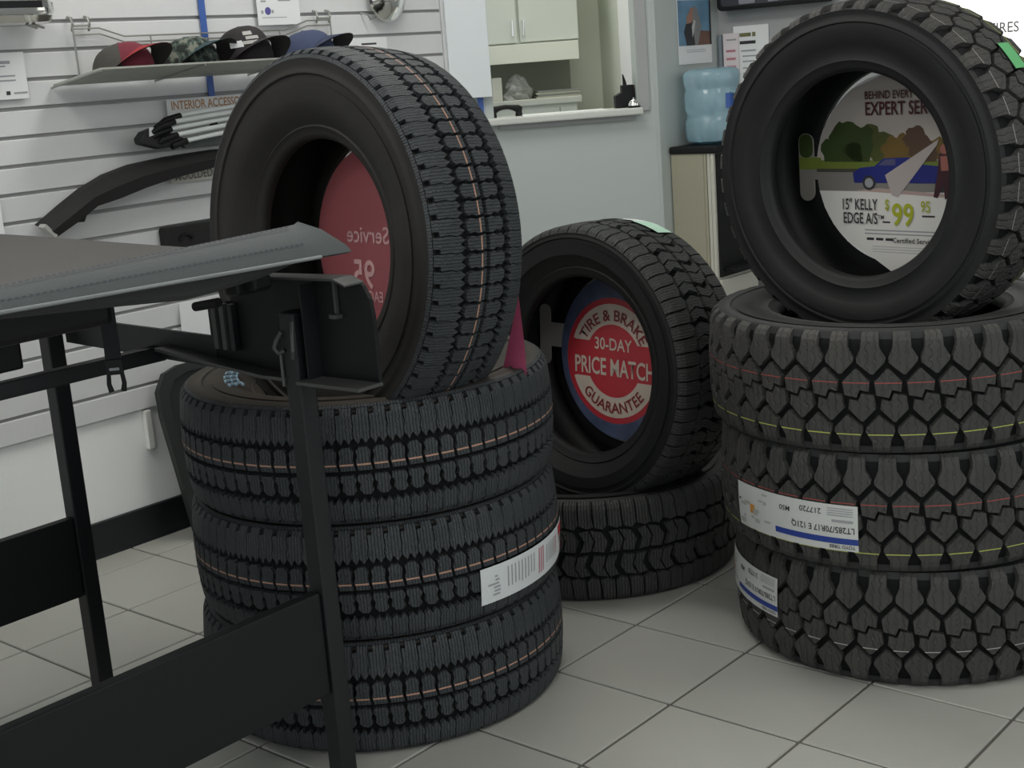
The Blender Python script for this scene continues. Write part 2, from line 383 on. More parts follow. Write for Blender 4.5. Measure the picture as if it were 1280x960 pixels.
def tread(S, N, polys, mb):
    k = S.vmax / .127; pit = 2 * math.pi / N
    br = sorted(S.breaks())
    for poly in polys:
        P = [(u, v * k) for u, v in poly]
        n = len(P)
        ar = sum(P[i][0] * P[(i + 1) % n][1] - P[(i + 1) % n][0] * P[i][1] for i in range(n))
        if ar < 0: P = P[::-1]
        full = max(p[0] for p in P) - min(p[0] for p in P) > .999 and len(P) == 4
        cu, cv = sum(p[0] for p in P) / n, sum(p[1] for p in P) / n
        ring = []
        for i in range(n):
            p, q = P[i], P[(i + 1) % n]; ring.append(p)
            cut = sorted((v for v in br if min(p[1], q[1]) + 1e-6 < v < max(p[1], q[1]) - 1e-6), reverse=q[1] < p[1])
            for v in cut: ring.append((p[0] + (q[0] - p[0]) * (v - p[1]) / (q[1] - p[1]), v))
        def sh(p): return p if full else (p[0] + (cu - p[0]) * .04, p[1] + (cv - p[1]) * .035) if abs(p[1]) < S.vmax - .002 else (p[0] + (cu - p[0]) * .04, p[1])
        Pt = [sh(p) for p in P]
        pieces = []
        cur = Pt
        for v in br:
            lo = clip(cur, v, False)
            if len(lo) > 2: pieces.append(lo)
            cur = clip(cur, v, True)
            if len(cur) < 3: break
        if len(cur) > 2: pieces.append(cur)
        pieces = [q for q in pieces if abs(sum(q[i][0] * q[(i + 1) % len(q)][1] - q[(i + 1) % len(q)][0] * q[i][1] for i in range(len(q)))) > 1e-7]
        for j in range(N):
            for q in pieces:
                mb.add([S.pt((u + j) * pit, v, 0) for u, v in q], [list(range(len(q)))]); mb.uv += [((u + j) * pit * S.R, v) for u, v in q]
            m = len(ring)
            mb.add([S.pt((u + j) * pit, v, -H - .001) for u, v in ring] + [S.pt((sh((u, v))[0] + j) * pit, sh((u, v))[1], 0) for u, v in ring],
                   [(i, (i + 1) % m, m + (i + 1) % m, m + i) for i in range(m)])
            mb.uv += [((u + j) * pit * S.R, v) for u, v in ring] * 2
def stripe(S, N, polys, v0, v1):
    mb = MB(); k = S.vmax / .127; pit = 2 * math.pi / N
    for poly in polys:
        q = [(u, v * k) for u, v in poly]
        n = len(q)
        if sum(q[i][0] * q[(i + 1) % n][1] - q[(i + 1) % n][0] * q[i][1] for i in range(n)) < 0: q = q[::-1]
        q = clip(clip(q, v0, True), v1, False)
        if len(q) < 3: continue
        c = sum(p[0] for p in q) / len(q); q = [(c + (p[0] - c) * .93, p[1]) for p in q]
        for j in range(N): mb.add([S.pt((u + j) * pit, v, .0006) for u, v in q], [list(range(len(q)))])
    return mb
def carcass(S, rh, hw, ridge):
    R, w = S.R, S.w; mb = MB()
    prof = []
    for i in range(0, 21):
        v = S.vmax * i / 20; r, y, nr, ny = S.rn(v); h_ = H * min(1, max(.05, (S.vmax - v) / .013)); prof.append((r - nr * h_, y - ny * h_))
    re, ye = prof[-1]
    mid = (R + rh) / 2
    prof += [(re - .004, w - .003), (ridge + .016, w - .004), (ridge + .006, w - .0035), (ridge + .003, w - .0005), (ridge - .001, w - .0005), (ridge - .004, w - .0045), (ridge - .02, w - .004),
             (mid + .02, w - .001), (mid - .01, w - .002), (rh + .065, w - .007), (rh + .045, (w + hw) / 2), (rh + .030, hw + .010), (rh + .026, hw + .012), (rh + .022, hw + .0085), (rh + .012, hw + .006), (rh + .004, hw + .001), (rh, hw - .007),
             (rh + .002, hw - .017), (rh + .018, hw - .019), (rh + .05, hw - .002), (mid, w - .016), (R - .06, w - .016), (R - .04, S.vs - .004), (R - .028, S.vs * .7), (R - .025, 0)]
    prof = prof + [(r, -z) for r, z in prof[::-1] if abs(z) > 1e-9]
    m_ = len(prof); mb.lathe(WORLD, prof, 112, close=True)
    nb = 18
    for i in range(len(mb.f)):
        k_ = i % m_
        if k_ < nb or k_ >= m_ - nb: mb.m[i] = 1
    return mb
# tread patterns: polygons in (pitch, axial metres for a half width of .127)
pA0 = [(0, .1185), (1, .1185), (1, .127), (0, .127)]
pA1 = [(.30, .1185), (1.0, .1185), (.99, .100), (1.04, .080), (.94, .066), (1.0, .058), (.73, .046), (.47, .058), (.25, .045), (.01, .057), (-.05, .067), (.06, .080), (.01, .101), (.04, .104), (.30, .105)]
pA2 = [(.05, .034), (.28, .041), (.70, .041), (.93, .031), (.86, .014), (.97, -.006), (.12, -.006), (.01, .012), (.12, .022)]
pA3 = [(.04, -.014), (.82, -.014), (.98, -.024), (.84, -.036), (.94, -.047), (.70, -.055), (.32, -.054), (.08, -.045), (.16, -.032), (.0, -.024)]
pA4 = [(1 - u, -.1185 + (.1185 - v) * .76) for u, v in pA1]
PAT_A = [pA0, pA1, pA2, pA3, pA4, [(u, -v) for u, v in pA0]]
pB1 = [(.02, .127), (.47, .127), (.475, .085), (.53, .063), (.30, .059), (.03, .066)]
pB1b = [(.52, .127), (.975, .127), (.985, .082), (1.005, .068), (.85, .057), (.57, .062), (.525, .085)]
pB2 = [(.02, .052), (.34, .057), (.52, .032), (.40, .006), (.04, .003), (.20, .029)]
pB2b = [(.39, .057), (.80, .052), (1.0, .029), (.86, .003), (.45, .006), (.57, .032)]
rotB = lambda P, du: [(1 - u + du, -v) for u, v in P]
PAT_B = [pB1, pB1b, pB2, pB2b, rotB(pB1, .2), rotB(pB1b, .2), rotB(pB2, .35), rotB(pB2b, .35)]
pC1 = [(.16, .127), (.72, .127), (.74, .092), (.95, .072), (.92, .064), (.55, .040), (.47, .040), (.02, .062), (.00, .071), (.14, .092)]
pC2 = [(.56, .026), (.96, .052), (1.04, .052), (1.45, .027), (1.41, .007), (1.13, .011), (1.03, -.005), (.62, .0)]
rotC = lambda P, du: [(du - u, -v) for u, v in P]
PAT_C = [pC1, pC2, rotC(pC2, 2.20), rotC(pC1, 1.22)]

def tyre_kind(R, w, rh, hw, ridge, N, pats, tm, sm):
    S = Surf(R, w)
    mb = MB(); tread(S, N, pats, mb)
    t = mb.mesh('tread', tm)
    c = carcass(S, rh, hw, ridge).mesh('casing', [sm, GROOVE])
    c.polygons.foreach_set('use_smooth', [True] * len(c.polygons)); c.set_sharp_from_angle(angle=math.radians(50))
    return dict(S=S, N=N, pats=pats, tread=t, casing=c, R=R, w=w, rh=rh, hw=hw)
KA = tyre_kind(.403, .1213, .2165, .083, .349, 76, PAT_A, TREAD_A, RUB)
KB = tyre_kind(.390, .133, .242, .092, .352, 33, PAT_B, TREAD_B, RUB)
KC = tyre_kind(.403, .128, .239, .107, .352, 40, PAT_C, TREAD_C, RUBC)
STR = {'pink': mat('pink_stripe_paint', (.42, .24, .17), .6), 'yellow': mat('yellow_stripe_paint', (.42, .46, .10), .6), 'redline': mat('red_stripe_paint', (.36, .07, .06), .6), 'pale': mat('pale_stripe_paint', (.36, .35, .33), .6)}
_sm = {}
def tyre(kind, M, label, group, stripes, casing_mat=None):
    """M: world matrix; local z is the tyre axis"""
    e = D.objects.new('tire', None); COL.objects.link(e); e.matrix_world = M; e.empty_display_size = .05
    tag(e, label, 'tire', group)
    for nm in ('casing', 'tread'):
        o = D.objects.new(nm, kind[nm]); COL.objects.link(o); o.parent = e
        if nm == 'casing' and casing_mat:
            o.material_slots[0].link = 'OBJECT'; o.material_slots[0].material = casing_mat
    for col, v, hw_ in stripes:
        key = (id(kind), col, v)
        if key not in _sm: _sm[key] = stripe(kind['S'], kind['N'], kind['pats'], v - hw_, v + hw_).mesh('paint_stripe', STR[col])
        o = D.objects.new('paint_stripe', _sm[key]); COL.objects.link(o); o.parent = e; o['kind'] = 'stuff'
    return e
def patch_map(S, th0, th1, v0, v1, h, flip=False):
    """unit square (x along the circumference seen from outside, y up) to tread surface"""
    def f(x, y):
        if flip: x, y = 1 - x, 1 - y
        return Vector(S.pt(th0 + (th1 - th0) * x, v0 + (v1 - v0) * y, h))
    return f
def sticker(e, f, mats, name='sticker', label=None, nx=16, ny=4, rect=(0, 1, 0, 1), parent=None):
    b = MB(); x0, x1, y0, y1 = rect
    vs = [f(x0 + (x1 - x0) * i / nx, y0 + (y1 - y0) * j / ny) for j in range(ny + 1) for i in range(nx + 1)]
    b.add(vs, [(j * (nx + 1) + i, j * (nx + 1) + i + 1, (j + 1) * (nx + 1) + i + 1, (j + 1) * (nx + 1) + i) for j in range(ny) for i in range(nx)])
    o = D.objects.new(name, b.mesh(name, mats)); COL.objects.link(o); o.parent = parent or e
    if label: o['label'] = label
    return o
def stext(par, f, st, x, y, size, asp, mt, bold=.01, align='LEFT', sx=1.):
    me = textmesh(st, size, bold, align)
    for v in me.vertices: v.co = f(x + v.co.x * asp * sx, y + v.co.y)
    me.materials.clear(); me.materials.append(mt)
    o = D.objects.new('print', me); COL.objects.link(o); o.parent = par
    return o

E_R = Vector((.758, .648, 0)).normalized()
def stack_m(x, y, z, ang, shift=0.):
    return Matrix.Translation(Vector((x, y, z)) + E_R * shift) @ Matrix.Rotation(ang, 4, 'Z')
def up_m(c, az, el, s):
    n = Vector((math.cos(el) * math.cos(az), math.cos(el) * math.sin(az), math.sin(el)))
    a = Vector((0, 0, 1)).cross(n).normalized(); bb = n.cross(a)
    m = Matrix((a, bb, n)).transposed().to_4x4()
    return Matrix.Translation(Vector(c)) @ m @ Matrix.Scale(s, 4), Frame(c, a, bb, n)

# left stack
GA = 'tires of the stack beside the black display stand'
LX, LY, hA = -.3208, -.2026, .2426
sA = [('pink', .0068, .0017)]
tA = []
for k, lab in enumerate(['zigzag-tread tire lying at the bottom of the stack behind the black display stand',
                         'zigzag-tread tire with red and white sticker, middle of the stack behind the black stand',
                         'zigzag-tread tire lying topmost in the stack behind the stand, carrying the upright tire']):
    tA.append(tyre(KA, stack_m(LX, LY, hA * (k + .5), (0.4, 1.1, 0.0)[k], (-.006, .0, .004)[k]), lab, GA, sA, RUBT))
# middle
GB = 'all-terrain tires between the two tall stacks'
tB = tyre(KB, stack_m(-.388, .672, .133, .3), 'blocky all-terrain tire lying flat on the floor between the two tall stacks', GB, [])
# right stack
GC = 'tires of the chunky-tread stack by the water cooler'
CX, CY, hC = .508, .664, .256
sC = [('yellow', -.082, .0011)]
tC = [tyre(KC, stack_m(CX, CY, hC * .5, .2, .026), 'chunky-tread tire with a bent white label, bottom tire of its stack on the floor', GC, [('pale', -.040, .0011)], RUBG),
      tyre(KC, stack_m(CX, CY, hC * 1.5, .95, 0), 'chunky-tread tire with white and blue label, middle of the stack', GC, sC + [('redline', .024, .0009)], RUBG),
      tyre(KC, stack_m(CX, CY, hC * 2.5, 1.7, -.018), 'chunky-tread tire without label, topmost of the lying ones in its stack', GC, sC + [('redline', .026, .0009)], RUBG)]
R_ = math.radians
mU, fA = up_m((-.246, -.256, 1.001), R_(-95.6), R_(3.7), .98)
uA = tyre(KA, mU, 'upright zigzag-tread tire holding a translucent red sign', 'tires standing upright on stacks', [('pink', .0068, .0017)], RUBB)
mU, fB = up_m((-.31, .655, .553), R_(-95.8), R_(3.8), .954)
uB = tyre(KB, mU, 'upright all-terrain tire holding a red price match sign', 'tires standing upright on stacks', [])
mU, fC = up_m((.463, .684, 1.047), R_(-96.5), R_(-1.1), .931)
uC = tyre(KC, mU, 'upright chunky-tread tire holding a sign with a blue car', 'tires standing upright on stacks', [('pale', .089, .0011), ('yellow', -.075, .0015)])

# stickers on treads
def ang(deg, k): return math.radians(deg)
S = KA['S']
rot = 1.1
f = patch_map(S, R_(-14) - rot, R_(45) - rot, -.086, -.008, .003)
st = sticker(tA[1], f, mat('sticker_white', (.66, .70, .70), .45), label='white sticker with red blocks and small grey lettering')
f2 = patch_map(S, R_(-14) - rot, R_(45) - rot, -.086, -.008, .0036)
def bar(par, f2, x0, x1, y0, y1, m, name='print'): sticker(par, f2, m, name=name, rect=(x0, x1, y0, y1), nx=max(2, int(24 * (x1 - x0))), ny=2, parent=par)
rg = random.Random(5)
for k in range(6): bar(st, f2, .04 + rg.uniform(0, .05), .10 + rg.uniform(0, .02), .18 + .1 * k, .23 + .1 * k, INKG)
for k in range(9): bar(st, f2, .17 + .026 * k, .178 + .026 * k, .25 + rg.uniform(0, .1), .85, INKG)
for k in range(3): bar(st, f2, .43 + .022 * k, .441 + .022 * k, .16, .88, mat('pink_ink', (.5, .2, .25), .5))
for k in range(6): bar(st, f2, .52 + .03 * k, .529 + .03 * k, .3, .82, (INKG, MATS['pink_ink'])[k > 3])
bar(st, f2, .74, .86, .62, .92, RED); bar(st, f2, .82, .99, .06, .34, RED)
for k in range(3): bar(st, f2, .76, .96, .42 + .055 * k, .45 + .055 * k, INK)
# labels on the right stack
S = KC['S']
def clabel(par, th0, th1, v0, v1, rot, full):
    f = patch_map(S, th0 - rot, th1 - rot, v0, v1, .003); f2 = patch_map(S, th0 - rot, th1 - rot, v0, v1, .0036, flip=True)
    s_ = sticker(par, f, mat('sticker_grey_white', (.60, .62, .60), .4), label='white label with a blue band and upside-down size lettering')
    asp = abs(v1 - v0) / (abs(th1 - th0) * S.R)
    bar(s_, f2, .0, .60, .72, .85, BLUEP)
    stext(s_, f2, 'TOYO TIRES', .02, .88, .10, asp, INK, .02)
    stext(s_, f2, 'LT285/70R17 E 121Q', .02, .48, .19, asp, INK, .014, sx=.85)
    bar(s_, f2, .03, .17, .32, .38, INKG)
    stext(s_, f2, '217720', .24, .12, .17, asp, INK); stext(s_, f2, 'M50', .47, .20, .16, asp, INK)
    for k in range(4): bar(s_, f2, .03, .2, .07 + .05 * k, .09 + .05 * k, INKG)
    rg = random.Random(11)
    gm = mat('label_grey_print', (.40, .41, .39), .5)
    for k in range(14): 
        x = .62 + rg.uniform(0, .30); y = .08 + rg.uniform(0, .75); bar(s_, f2, x, x + rg.uniform(.03, .07), y, y + rg.uniform(.04, .12), gm)
    bar(s_, f2, .80, .85, .42, .62, ORANGE); bar(s_, f2, .96, .985, .36, .40, INK)
    return s_
clabel(tC[1], R_(-122), R_(-76), -.080, .020, .95, True)
clabel(tC[0], R_(-152), R_(-109), -.022, .068, .2, True)
# tags on the upright tyres
S = KB['S']
sticker(uB, patch_map(S, R_(100), R_(74), -.105, -.05, .003), mat('label_white', (.80, .84, .82), .35), label='white label on the top of the tread')
sticker(uB, patch_map(S, R_(80), R_(66), -.095, -.035, .004), MINT, label='pale green label on the tread')
S = KC['S']
g_ = sticker(uC, patch_map(S, R_(43), R_(33), -.055, -.005, .004), GREEN, label='green price tag on the tread')
# pale blue marks of the whitewall lettering on the topmost left tyre
mk = mat('pale_blue_sidewall_lettering', (.28, .42, .52), .6)
b = MB()
top = LX, LY, hA * 3 + .0008
rg = random.Random(2)
for k in range(7):
    a = R_(196 + 8.2 * k); r0 = .268
    for (dr, da, l, wd) in ((0, 0, .030, .004), (.026, .03, .018, .004), (.0, .05, .018, .004), (.013, .03, .016, .0035)):
        aa = a + da; vert = l == .030
        F = Frame((LX + (r0 + dr) * math.cos(aa), LY + (r0 + dr) * math.sin(aa), top[2]), (math.cos(aa), math.sin(aa), 0), (-math.sin(aa), math.cos(aa), 0), (0, 0, 1))
        if vert: b.box(F, 0, l, -wd / 2, wd / 2, -.004, .0008)
        else: b.box(F, 0, wd, -l / 2, l / 2, -.004, .0008)
o = b.build('sidewall_lettering', mk); put_m = tA[2].matrix_world.inverted(); o.parent = tA[2]; o.matrix_parent_inverse = put_m
o['label'] = 'pale blue outlined sidewall lettering'

# ---------------------------------------------------------------- round signs inside the upright tyres
def sign_body(name, F, poly, mt, label, loc):
    e = empty(name, loc, label, 'sign', 'round signs set in the upright tires')
    b = MB(); b.prism(F, poly, -.0015, .0015); b.build('panel', mt, e)
    return e
def layer(e, F, poly, mt, k, name='print', back=0):
    b = MB(); w0 = .0016 + .0006 * k
    b.prism(F, poly, w0 - .0005, w0); return b.build(name, mt, e)
def clipc(poly, r):
    """keep a printed polygon inside the round sheet"""
    out = []
    for u, v in poly:
        d = math.hypot(u, v); out.append((u, v) if d <= r else (u * r / d, v * r / d))
    return out
def rectc(u0, u1, v0, v1, r, n=24):
    """rectangle cut by the sheet's circle"""
    pts = []
    for k in range(n + 1):
        v = v0 + (v1 - v0) * k / n; m = math.sqrt(max(0, r * r - v * v)); pts.append((min(u1, m), v))
    for k in range(n + 1):
        v = v1 + (v0 - v1) * k / n; m = math.sqrt(max(0, r * r - v * v)); pts.append((max(u0, -m), v))
    return pts

# right: blue car sign
hw, rh = KC['hw'] * .931, KC['rh'] * .931
rd = rh - .005
F = fC.at(.0, -.008, -(hw - .026))
e = sign_body('tire_insert_sign', F, circ(0, 0, rd, 72), WHITE, 'round printed sign with a blue car inside the upright chunky-tread tire', F.o)
SKY = mat('print_sky', (.46, .42, .38), .55); ROAD = mat('print_road', (.22, .21, .19), .55); GRASS = mat('print_grass', (.15, .20, .03), .55)
FOL = [mat('print_foliage_%d' % k, c, .55) for k, c in enumerate([(.035, .06, .012), (.07, .085, .018), (.16, .10, .02), (.09, .05, .03)])]
layer(e, F, rectc(-1, 1, .02, 1, rd), SKY, 0); layer(e, F, rectc(-1, 1, -.002, .022, rd), GRASS, 0); layer(e, F, rectc(-1, 1, -.06, -.002, rd), ROAD, 0)
layer(e, F, rectc(-1, .1, -.006, .002, rd), mat('print_kerb', (.07, .065, .05), .5), 1)
rg = random.Random(4)
for k, (u, v, r, c) in enumerate([(-.165, .045, .036, 0), (-.135, .075, .04, 0), (-.10, .055, .045, 0), (-.07, .075, .03, 1), (-.04, .05, .035, 1), (-.01, .045, .03, 2), (.02, .05, .03, 2), (.045, .07, .028, 3), (.06, .045, .03, 3), (.10, .045, .025, 2), (.13, .05, .022, 1), (-.12, .03, .03, 0), (-.02, .03, .025, 1), (.08, .035, .02, 3)]):
    pl = [(u + r * (1 + rg.uniform(-.2, .2)) * math.cos(a), v + r * (1 + rg.uniform(-.2, .2)) * math.sin(a)) for a in [2 * math.pi * i / 18 for i in range(18)]]
    pl = [(x, max(y, .018)) for x, y in clipc(pl, rd - .001)]
    layer(e, F, pl, FOL[c], 1 + k % 3 * .3)
CAR = mat('print_blue_car', (.02, .03, .20), .4)
layer(e, F, [(-.115, -.030), (-.118, -.008), (-.10, .004), (-.06, .008), (-.035, .026), (.03, .028), (.06, .012), (.13, .006), (.14, -.03)], CAR, 2.2, 'printed_car')
layer(e, F, [(-.05, .010), (-.032, .023), (-.005, .024), (-.005, .010)], mat('print_glass', (.10, .10, .20), .3), 2.8)
layer(e, F, circ(-.075, -.030, .017, 20), INK, 3); layer(e, F, circ(-.075, -.030, .011, 20), INKG, 3.5)
layer(e, F, circ(.11, -.034, .016, 20), INK, 3); layer(e, F, [(-.115, -.048), (.14, -.062), (.14, -.055), (-.05, -.042)], mat('print_pale_kerb', (.45, .33, .30), .5), 2.6)
layer(e, F, [(-.032, -.012), (.105, .068), (.10, .055), (.0, -.062), (-.015, -.058)], mat('print_grey_sheet', (.45, .40, .38), .5), 4)
PB = mat('print_clothes', (.05, .012, .02), .5); PS = mat('print_skin', (.38, .14, .11), .5)
layer(e, F, [(.105, .036), (.125, .04), (.135, .01), (.13, -.06), (.118, -.065), (.115, -.03), (.10, -.062), (.09, -.06), (.10, -.01)], PB, 4.5); layer(e, F, circ(.118, .046, .011, 16), PS, 4.6); layer(e, F, [(.108, .03), (.132, .032), (.138, .0), (.11, -.002)], PS, 5)
layer(e, F, rectc(-1, 1, -1, -.05, rd), mat('print_white', (.74, .73, .69), .5), 1.2)
GI = mat('print_maroon_ink', (.07, .012, .018), .5)
text('lettering', 'BEHIND EVERY TIRE', .025, GI, flat(F, -.080, .160, .006), e, .012, sx=.75)
text('lettering', 'EXPERT SERVICE', .042, GI, flat(F, -.080, .124, .006), e, .016, sx=.72)
text('lettering', '15" KELLY', .036, INK, flat(F, -.150, -.092, .006), e, .012, sx=.62); text('lettering', 'EDGE A/S', .036, INK, flat(F, -.146, -.124, .006), e, .012, sx=.62)
text('lettering', 'TM', .012, INK, flat(F, -.052, -.112, .006), e)
LIME = mat('print_lime', (.40, .44, .02), .5)
text('lettering', '$', .034, LIME, flat(F, -.034, -.090, .006), e, .006, sx=.7); text('lettering', '99', .072, LIME, flat(F, -.016, -.126, .006), e, .014, sx=.80); text('lettering', '95', .036, LIME, flat(F, .058, -.094, .006), e, .008, sx=.7)
layer(e, F, [(-.042, -.118), (-.022, -.118), (-.022, -.122), (-.042, -.122)], INK, 2); layer(e, F, [(.060, -.102), (.092, -.102), (.092, -.106), (.060, -.106)], INK, 2)
for k in range(2): layer(e, F, [(-.09, -.138 - .008 * k), (.10, -.138 - .008 * k), (.10, -.141 - .008 * k), (-.09, -.141 - .008 * k)], INKG, 2)
text('lettering', 'Certified Service', .016, INK, flat(F, -.015, -.166, .006), e)
for k in range(3): layer(e, F, [(-.085 + .025 * k, -.163), (-.066 + .025 * k, -.163), (-.066 + .025 * k, -.157), (-.085 + .025 * k, -.157)], INK, 2)
for k in range(3): layer(e, F, [(-.07, -.176 - .006 * k), (.09, -.176 - .006 * k), (.09, -.1785 - .006 * k), (-.07, -.1785 - .006 * k)], mat('print_light_grey', (.52, .52, .5), .5), 2)
# neck and hooked tab
def tab(e, F, rd, u0, u1, v0, v1, nv0, nv1, mt, split=None):
    b = MB(); b.prism(F, rpoly(u0, u1, v0, v1, min((u1 - u0), (v1 - v0)) * .48, 6), -.0015, .0015)
    o = b.build('tab', mt, e)
    b = MB(); b.prism(F, [(u1 - .004, nv0), (-rd + .012, nv0), (-rd + .012, nv1), (u1 - .004, nv1)], -.0014, .0014); b.build('neck', mt, o)
    return o
tb = tab(e, F, rd, -.268, -.226, -.075, .085, -.024, .030, ROAD)
layer(tb, F, rpoly(-.266, -.228, .028, .083, .016, 5), FOL[0], 0); layer(tb, F, [(-.267, -.0), (-.205, -.0), (-.205, .028), (-.267, .028)], GRASS, 0.5)

# middle: price match sign
hw, rh = KB['hw'] * .954, KB['rh'] * .954
rd = rh - .005
F = fB.at(-.0, .0, -(hw - .026))
PH = mat('print_blue_photo', (.075, .095, .17), .5, var=.7, vscale=16)
e = sign_body('tire_insert_sign', F, circ(0, 0, rd, 72), PH, 'round red and cream price match guarantee sign on a blue ground', F.o)
G = F.at(-.030, -.012, 0)
layer(e, G, circ(0, 0, .172, 64), RED, 0)
layer(e, G, ring_sector(0, 0, .098, .156, 20, 160), CREAM, 1); layer(e, G, ring_sector(0, 0, .098, .156, 200, 340), CREAM, 1)
layer(e, G, [(-.160, -.050), (.160, -.050), (.160, .050), (-.160, .050)], RED, 1.2); layer(e, G, circ(0, 0, .100, 48), RED, 1.5)
text('lettering', '30-DAY', .046, CREAM, flat(G, 0, .030, .004), e, .014, 'CENTER', sx=.88)
text('lettering', 'PRICE MATCH', .066, CREAM, flat(G, .003, -.040, .004), e, .018, 'CENTER', sx=.70)
def arc(G, r, mid, up, w):
    def fm(x, y):
        if up: a = mid - x / r; rr = r + y
        else: a = mid + x / r; rr = r - y
        return G.p(rr * math.cos(a), rr * math.sin(a), w)
    return fm
DR = mat('print_dark_red', (.24, .025, .035), .5)
text('lettering', 'TIRE & BRAKE', .042, DR, arc(G, .111, R_(90), True, .004), e, .014, 'CENTER', sx=.95)
text('lettering', 'GUARANTEE', .042, DR, arc(G, .143, R_(-90), False, .004), e, .014, 'CENTER', sx=1.05)
tab(e, F, rd, -.310, -.268, -.045, .125, .008, .075, mat('tab_grey', (.30, .28, .26), .5))

# left: translucent red sign seen from behind
hw, rh = KA['hw'] * .98, KA['rh'] * .98
rd = rh - .003
F = fA.at(.006, -.012, -(hw - .026))
RT = mat('translucent_red_plastic', (.42, .155, .175), .4)
nt = RT.node_tree; tl = nt.nodes.new('ShaderNodeBsdfTranslucent'); tl.inputs[0].default_value = (.62, .30, .32, 1); ms_ = nt.nodes.new('ShaderNodeMixShader'); ms_.inputs[0].default_value = .55
nt.links.new(nt.nodes['Principled BSDF'].outputs[0], ms_.inputs[1]); nt.links.new(tl.outputs[0], ms_.inputs[2]); nt.links.new(ms_.outputs[0], nt.nodes['Material Output'].inputs['Surface'])
e = sign_body('tire_insert_sign', F, circ(0, 0, rd, 72), RT, 'round dusky red sign seen from behind with mirrored lettering', F.o)
PK = mat('print_pale_pink', (.60, .35, .36), .5)
text('lettering', 'Service', .050, PK, flat(F, .040, .006, .003, 0, -1), e, .010, sx=1.0, flip=True)
layer(e, F, [(-.055, -.05), (.12, -.05), (.12, -.135), (-.055, -.135)], mat('print_dusky', (.30, .085, .10), .5), 0)
text('lettering', '95', .085, PK, flat(F, -.012, -.090, .003, 0, -1), e, .014, sx=.92, flip=True)
text('lettering', 'EACH', .032, PK, flat(F, .012, -.118, .003, 0, -1), e, .010, sx=.85, flip=True)
b = MB(); b.add([(.048, -.098, .90), (.034, -.10, .826), (-.012, -.10, .700), (.06, -.10, .700), (.058, -.10, .80), (-.02, -.145, .93)], [(0, 1, 2, 3, 4)])
b.add([(.050, -.098, .90), (.050, -.095, .826), (.060, -.095, .70)], [(0, 1, 2)])
b.build('tab', mat('pink_plastic', (.50, .10, .20), .4), e)

# ---------------------------------------------------------------- display stand with truck-bed cover (foreground left)
rk = empty('display_stand', (-.43, -1.4, 0), 'black steel display stand with wide lower boards in front of the slatted wall', 'display stand')
def leg(x, y, z1, s=.019):
    b = MB(); b.box(WORLD, x - s, x + s, y - s, y + s, 0, z1); return b.build('leg', BLK, rk, bevel=.003)
YB = -2.45
l1 = leg(-.03, -.62, .935); l2 = leg(-.84, -.63, .93); leg(-.03, YB, .935); leg(-.84, YB, .93)
b = MB(); b.prism(Frame((-.03, 0, 0), (0, 1, 0), (0, 0, 1), (1, 0, 0)), [(YB + .02, .205), (-.64, .205), (-.64, .408), (YB + .02, .408)], -.012, .012); b.build('lower_board', BLK2, rk, bevel=.003)
b = MB(); b.box(WORLD, -.852, -.828, YB + .02, -.65, .24, .424); b.build('lower_board', BLK2, rk, bevel=.003)
b = MB(); b.box(WORLD, -.512, -.485, YB, -.585, .80, .832); b.build('side_rail', BLK, rk, bevel=.003)
# channel across the end: tapered arm and deep web with flanges
WY = Frame((0, -.60, 0), (1, 0, 0), (0, 0, 1), (0, -1, 0))
b = MB(); b.prism(WY, [(-.83, .815), (-.83, .872), (-.295, .866), (-.295, .803)], -.008, .0); arm = b.build('cross_arm', BLK, rk)
b = MB()
b.prism(WY, [(-.31, .815)] + [(-.31, .93), (-.235, .94), (-.20, .985)] + [(.11, .995), (.133, .985), (.147, .962), (.152, .93)] + [(.152, .812)], -.010, -.002); b.build('cross_web', BLKP, rk)
b = MB(); b.prism(WY, [(-.45, .832), (-.31, .820), (-.12, .806), (-.052, .807), (-.052, .813), (-.12, .812), (-.31, .826), (-.45, .838)], -.008, .035); b.build('cross_flange', STEEL, rk)
b = MB(); b.prism(WY, [(-.008, .808), (.155, .810), (.155, .816), (-.008, .814)], -.008, .05); b.build('cross_flange', STEEL, rk)
b = MB(); b.prism(WY, [(-.115, .992), (.10, .997), (.128, .988), (.128, .991), (.10, 1.001), (-.115, .996)], -.010, .035); b.build('top_flange', STEEL, rk)
b = MB(); b.box(WY, .003, .006, .80, .985, -.002, .03); b.build('rib', BLK, rk)
b = MB(); b.box(WY, .062, .068, .93, .99, -.002, .004); b.box(WY, .055, .075, .925, .932, -.002, .012); b.build('slot_plate', STEEL, rk)
for k in range(3):
    b = MB(); b.box(WY, -.282 + .026 * k, -.270 + .026 * k, .845, .935, .0, .014); b.build('rib', STEEL if k < 2 else BLK, rk, bevel=.002)
b = MB(); b.tube([(-.045, -.64, .90), (-.052, -.648, .885), (-.055, -.652, .872), (-.05, -.648, .862), (-.042, -.64, .866)], .004, 8); b.tube([(-.051, -.642, .86), (-.051, -.642, .80)], .003, 6); b.build('wire_loop', STEEL, rk)
b = MB(); b.tube([(-.01, -.642, .92), (-.004, -.65, .90), (-.004, -.652, .87), (-.01, -.648, .855)], .0035, 8); b.build('wire_loop', STEEL, rk)
b = MB(); b.tube([(-.19, -.66, .949), (-.262, -.66, .937)], .009, 10); b.build('peg', BLKP, rk)
b = MB(); b.box(WORLD, -.125, -.03, -.70, -.66, .984, 1.008); b.box(WORLD, -.095, -.06, -.715, -.64, .976, 1.012); b.build('clamp', BLKP, rk, bevel=.005)
b = MB(); b.tube([(-.11, -.70, .99), (-.11, -.715, .996), (-.10, -.722, 1.004)], .005, 8); b.build('clamp_bolt', STEEL, rk)
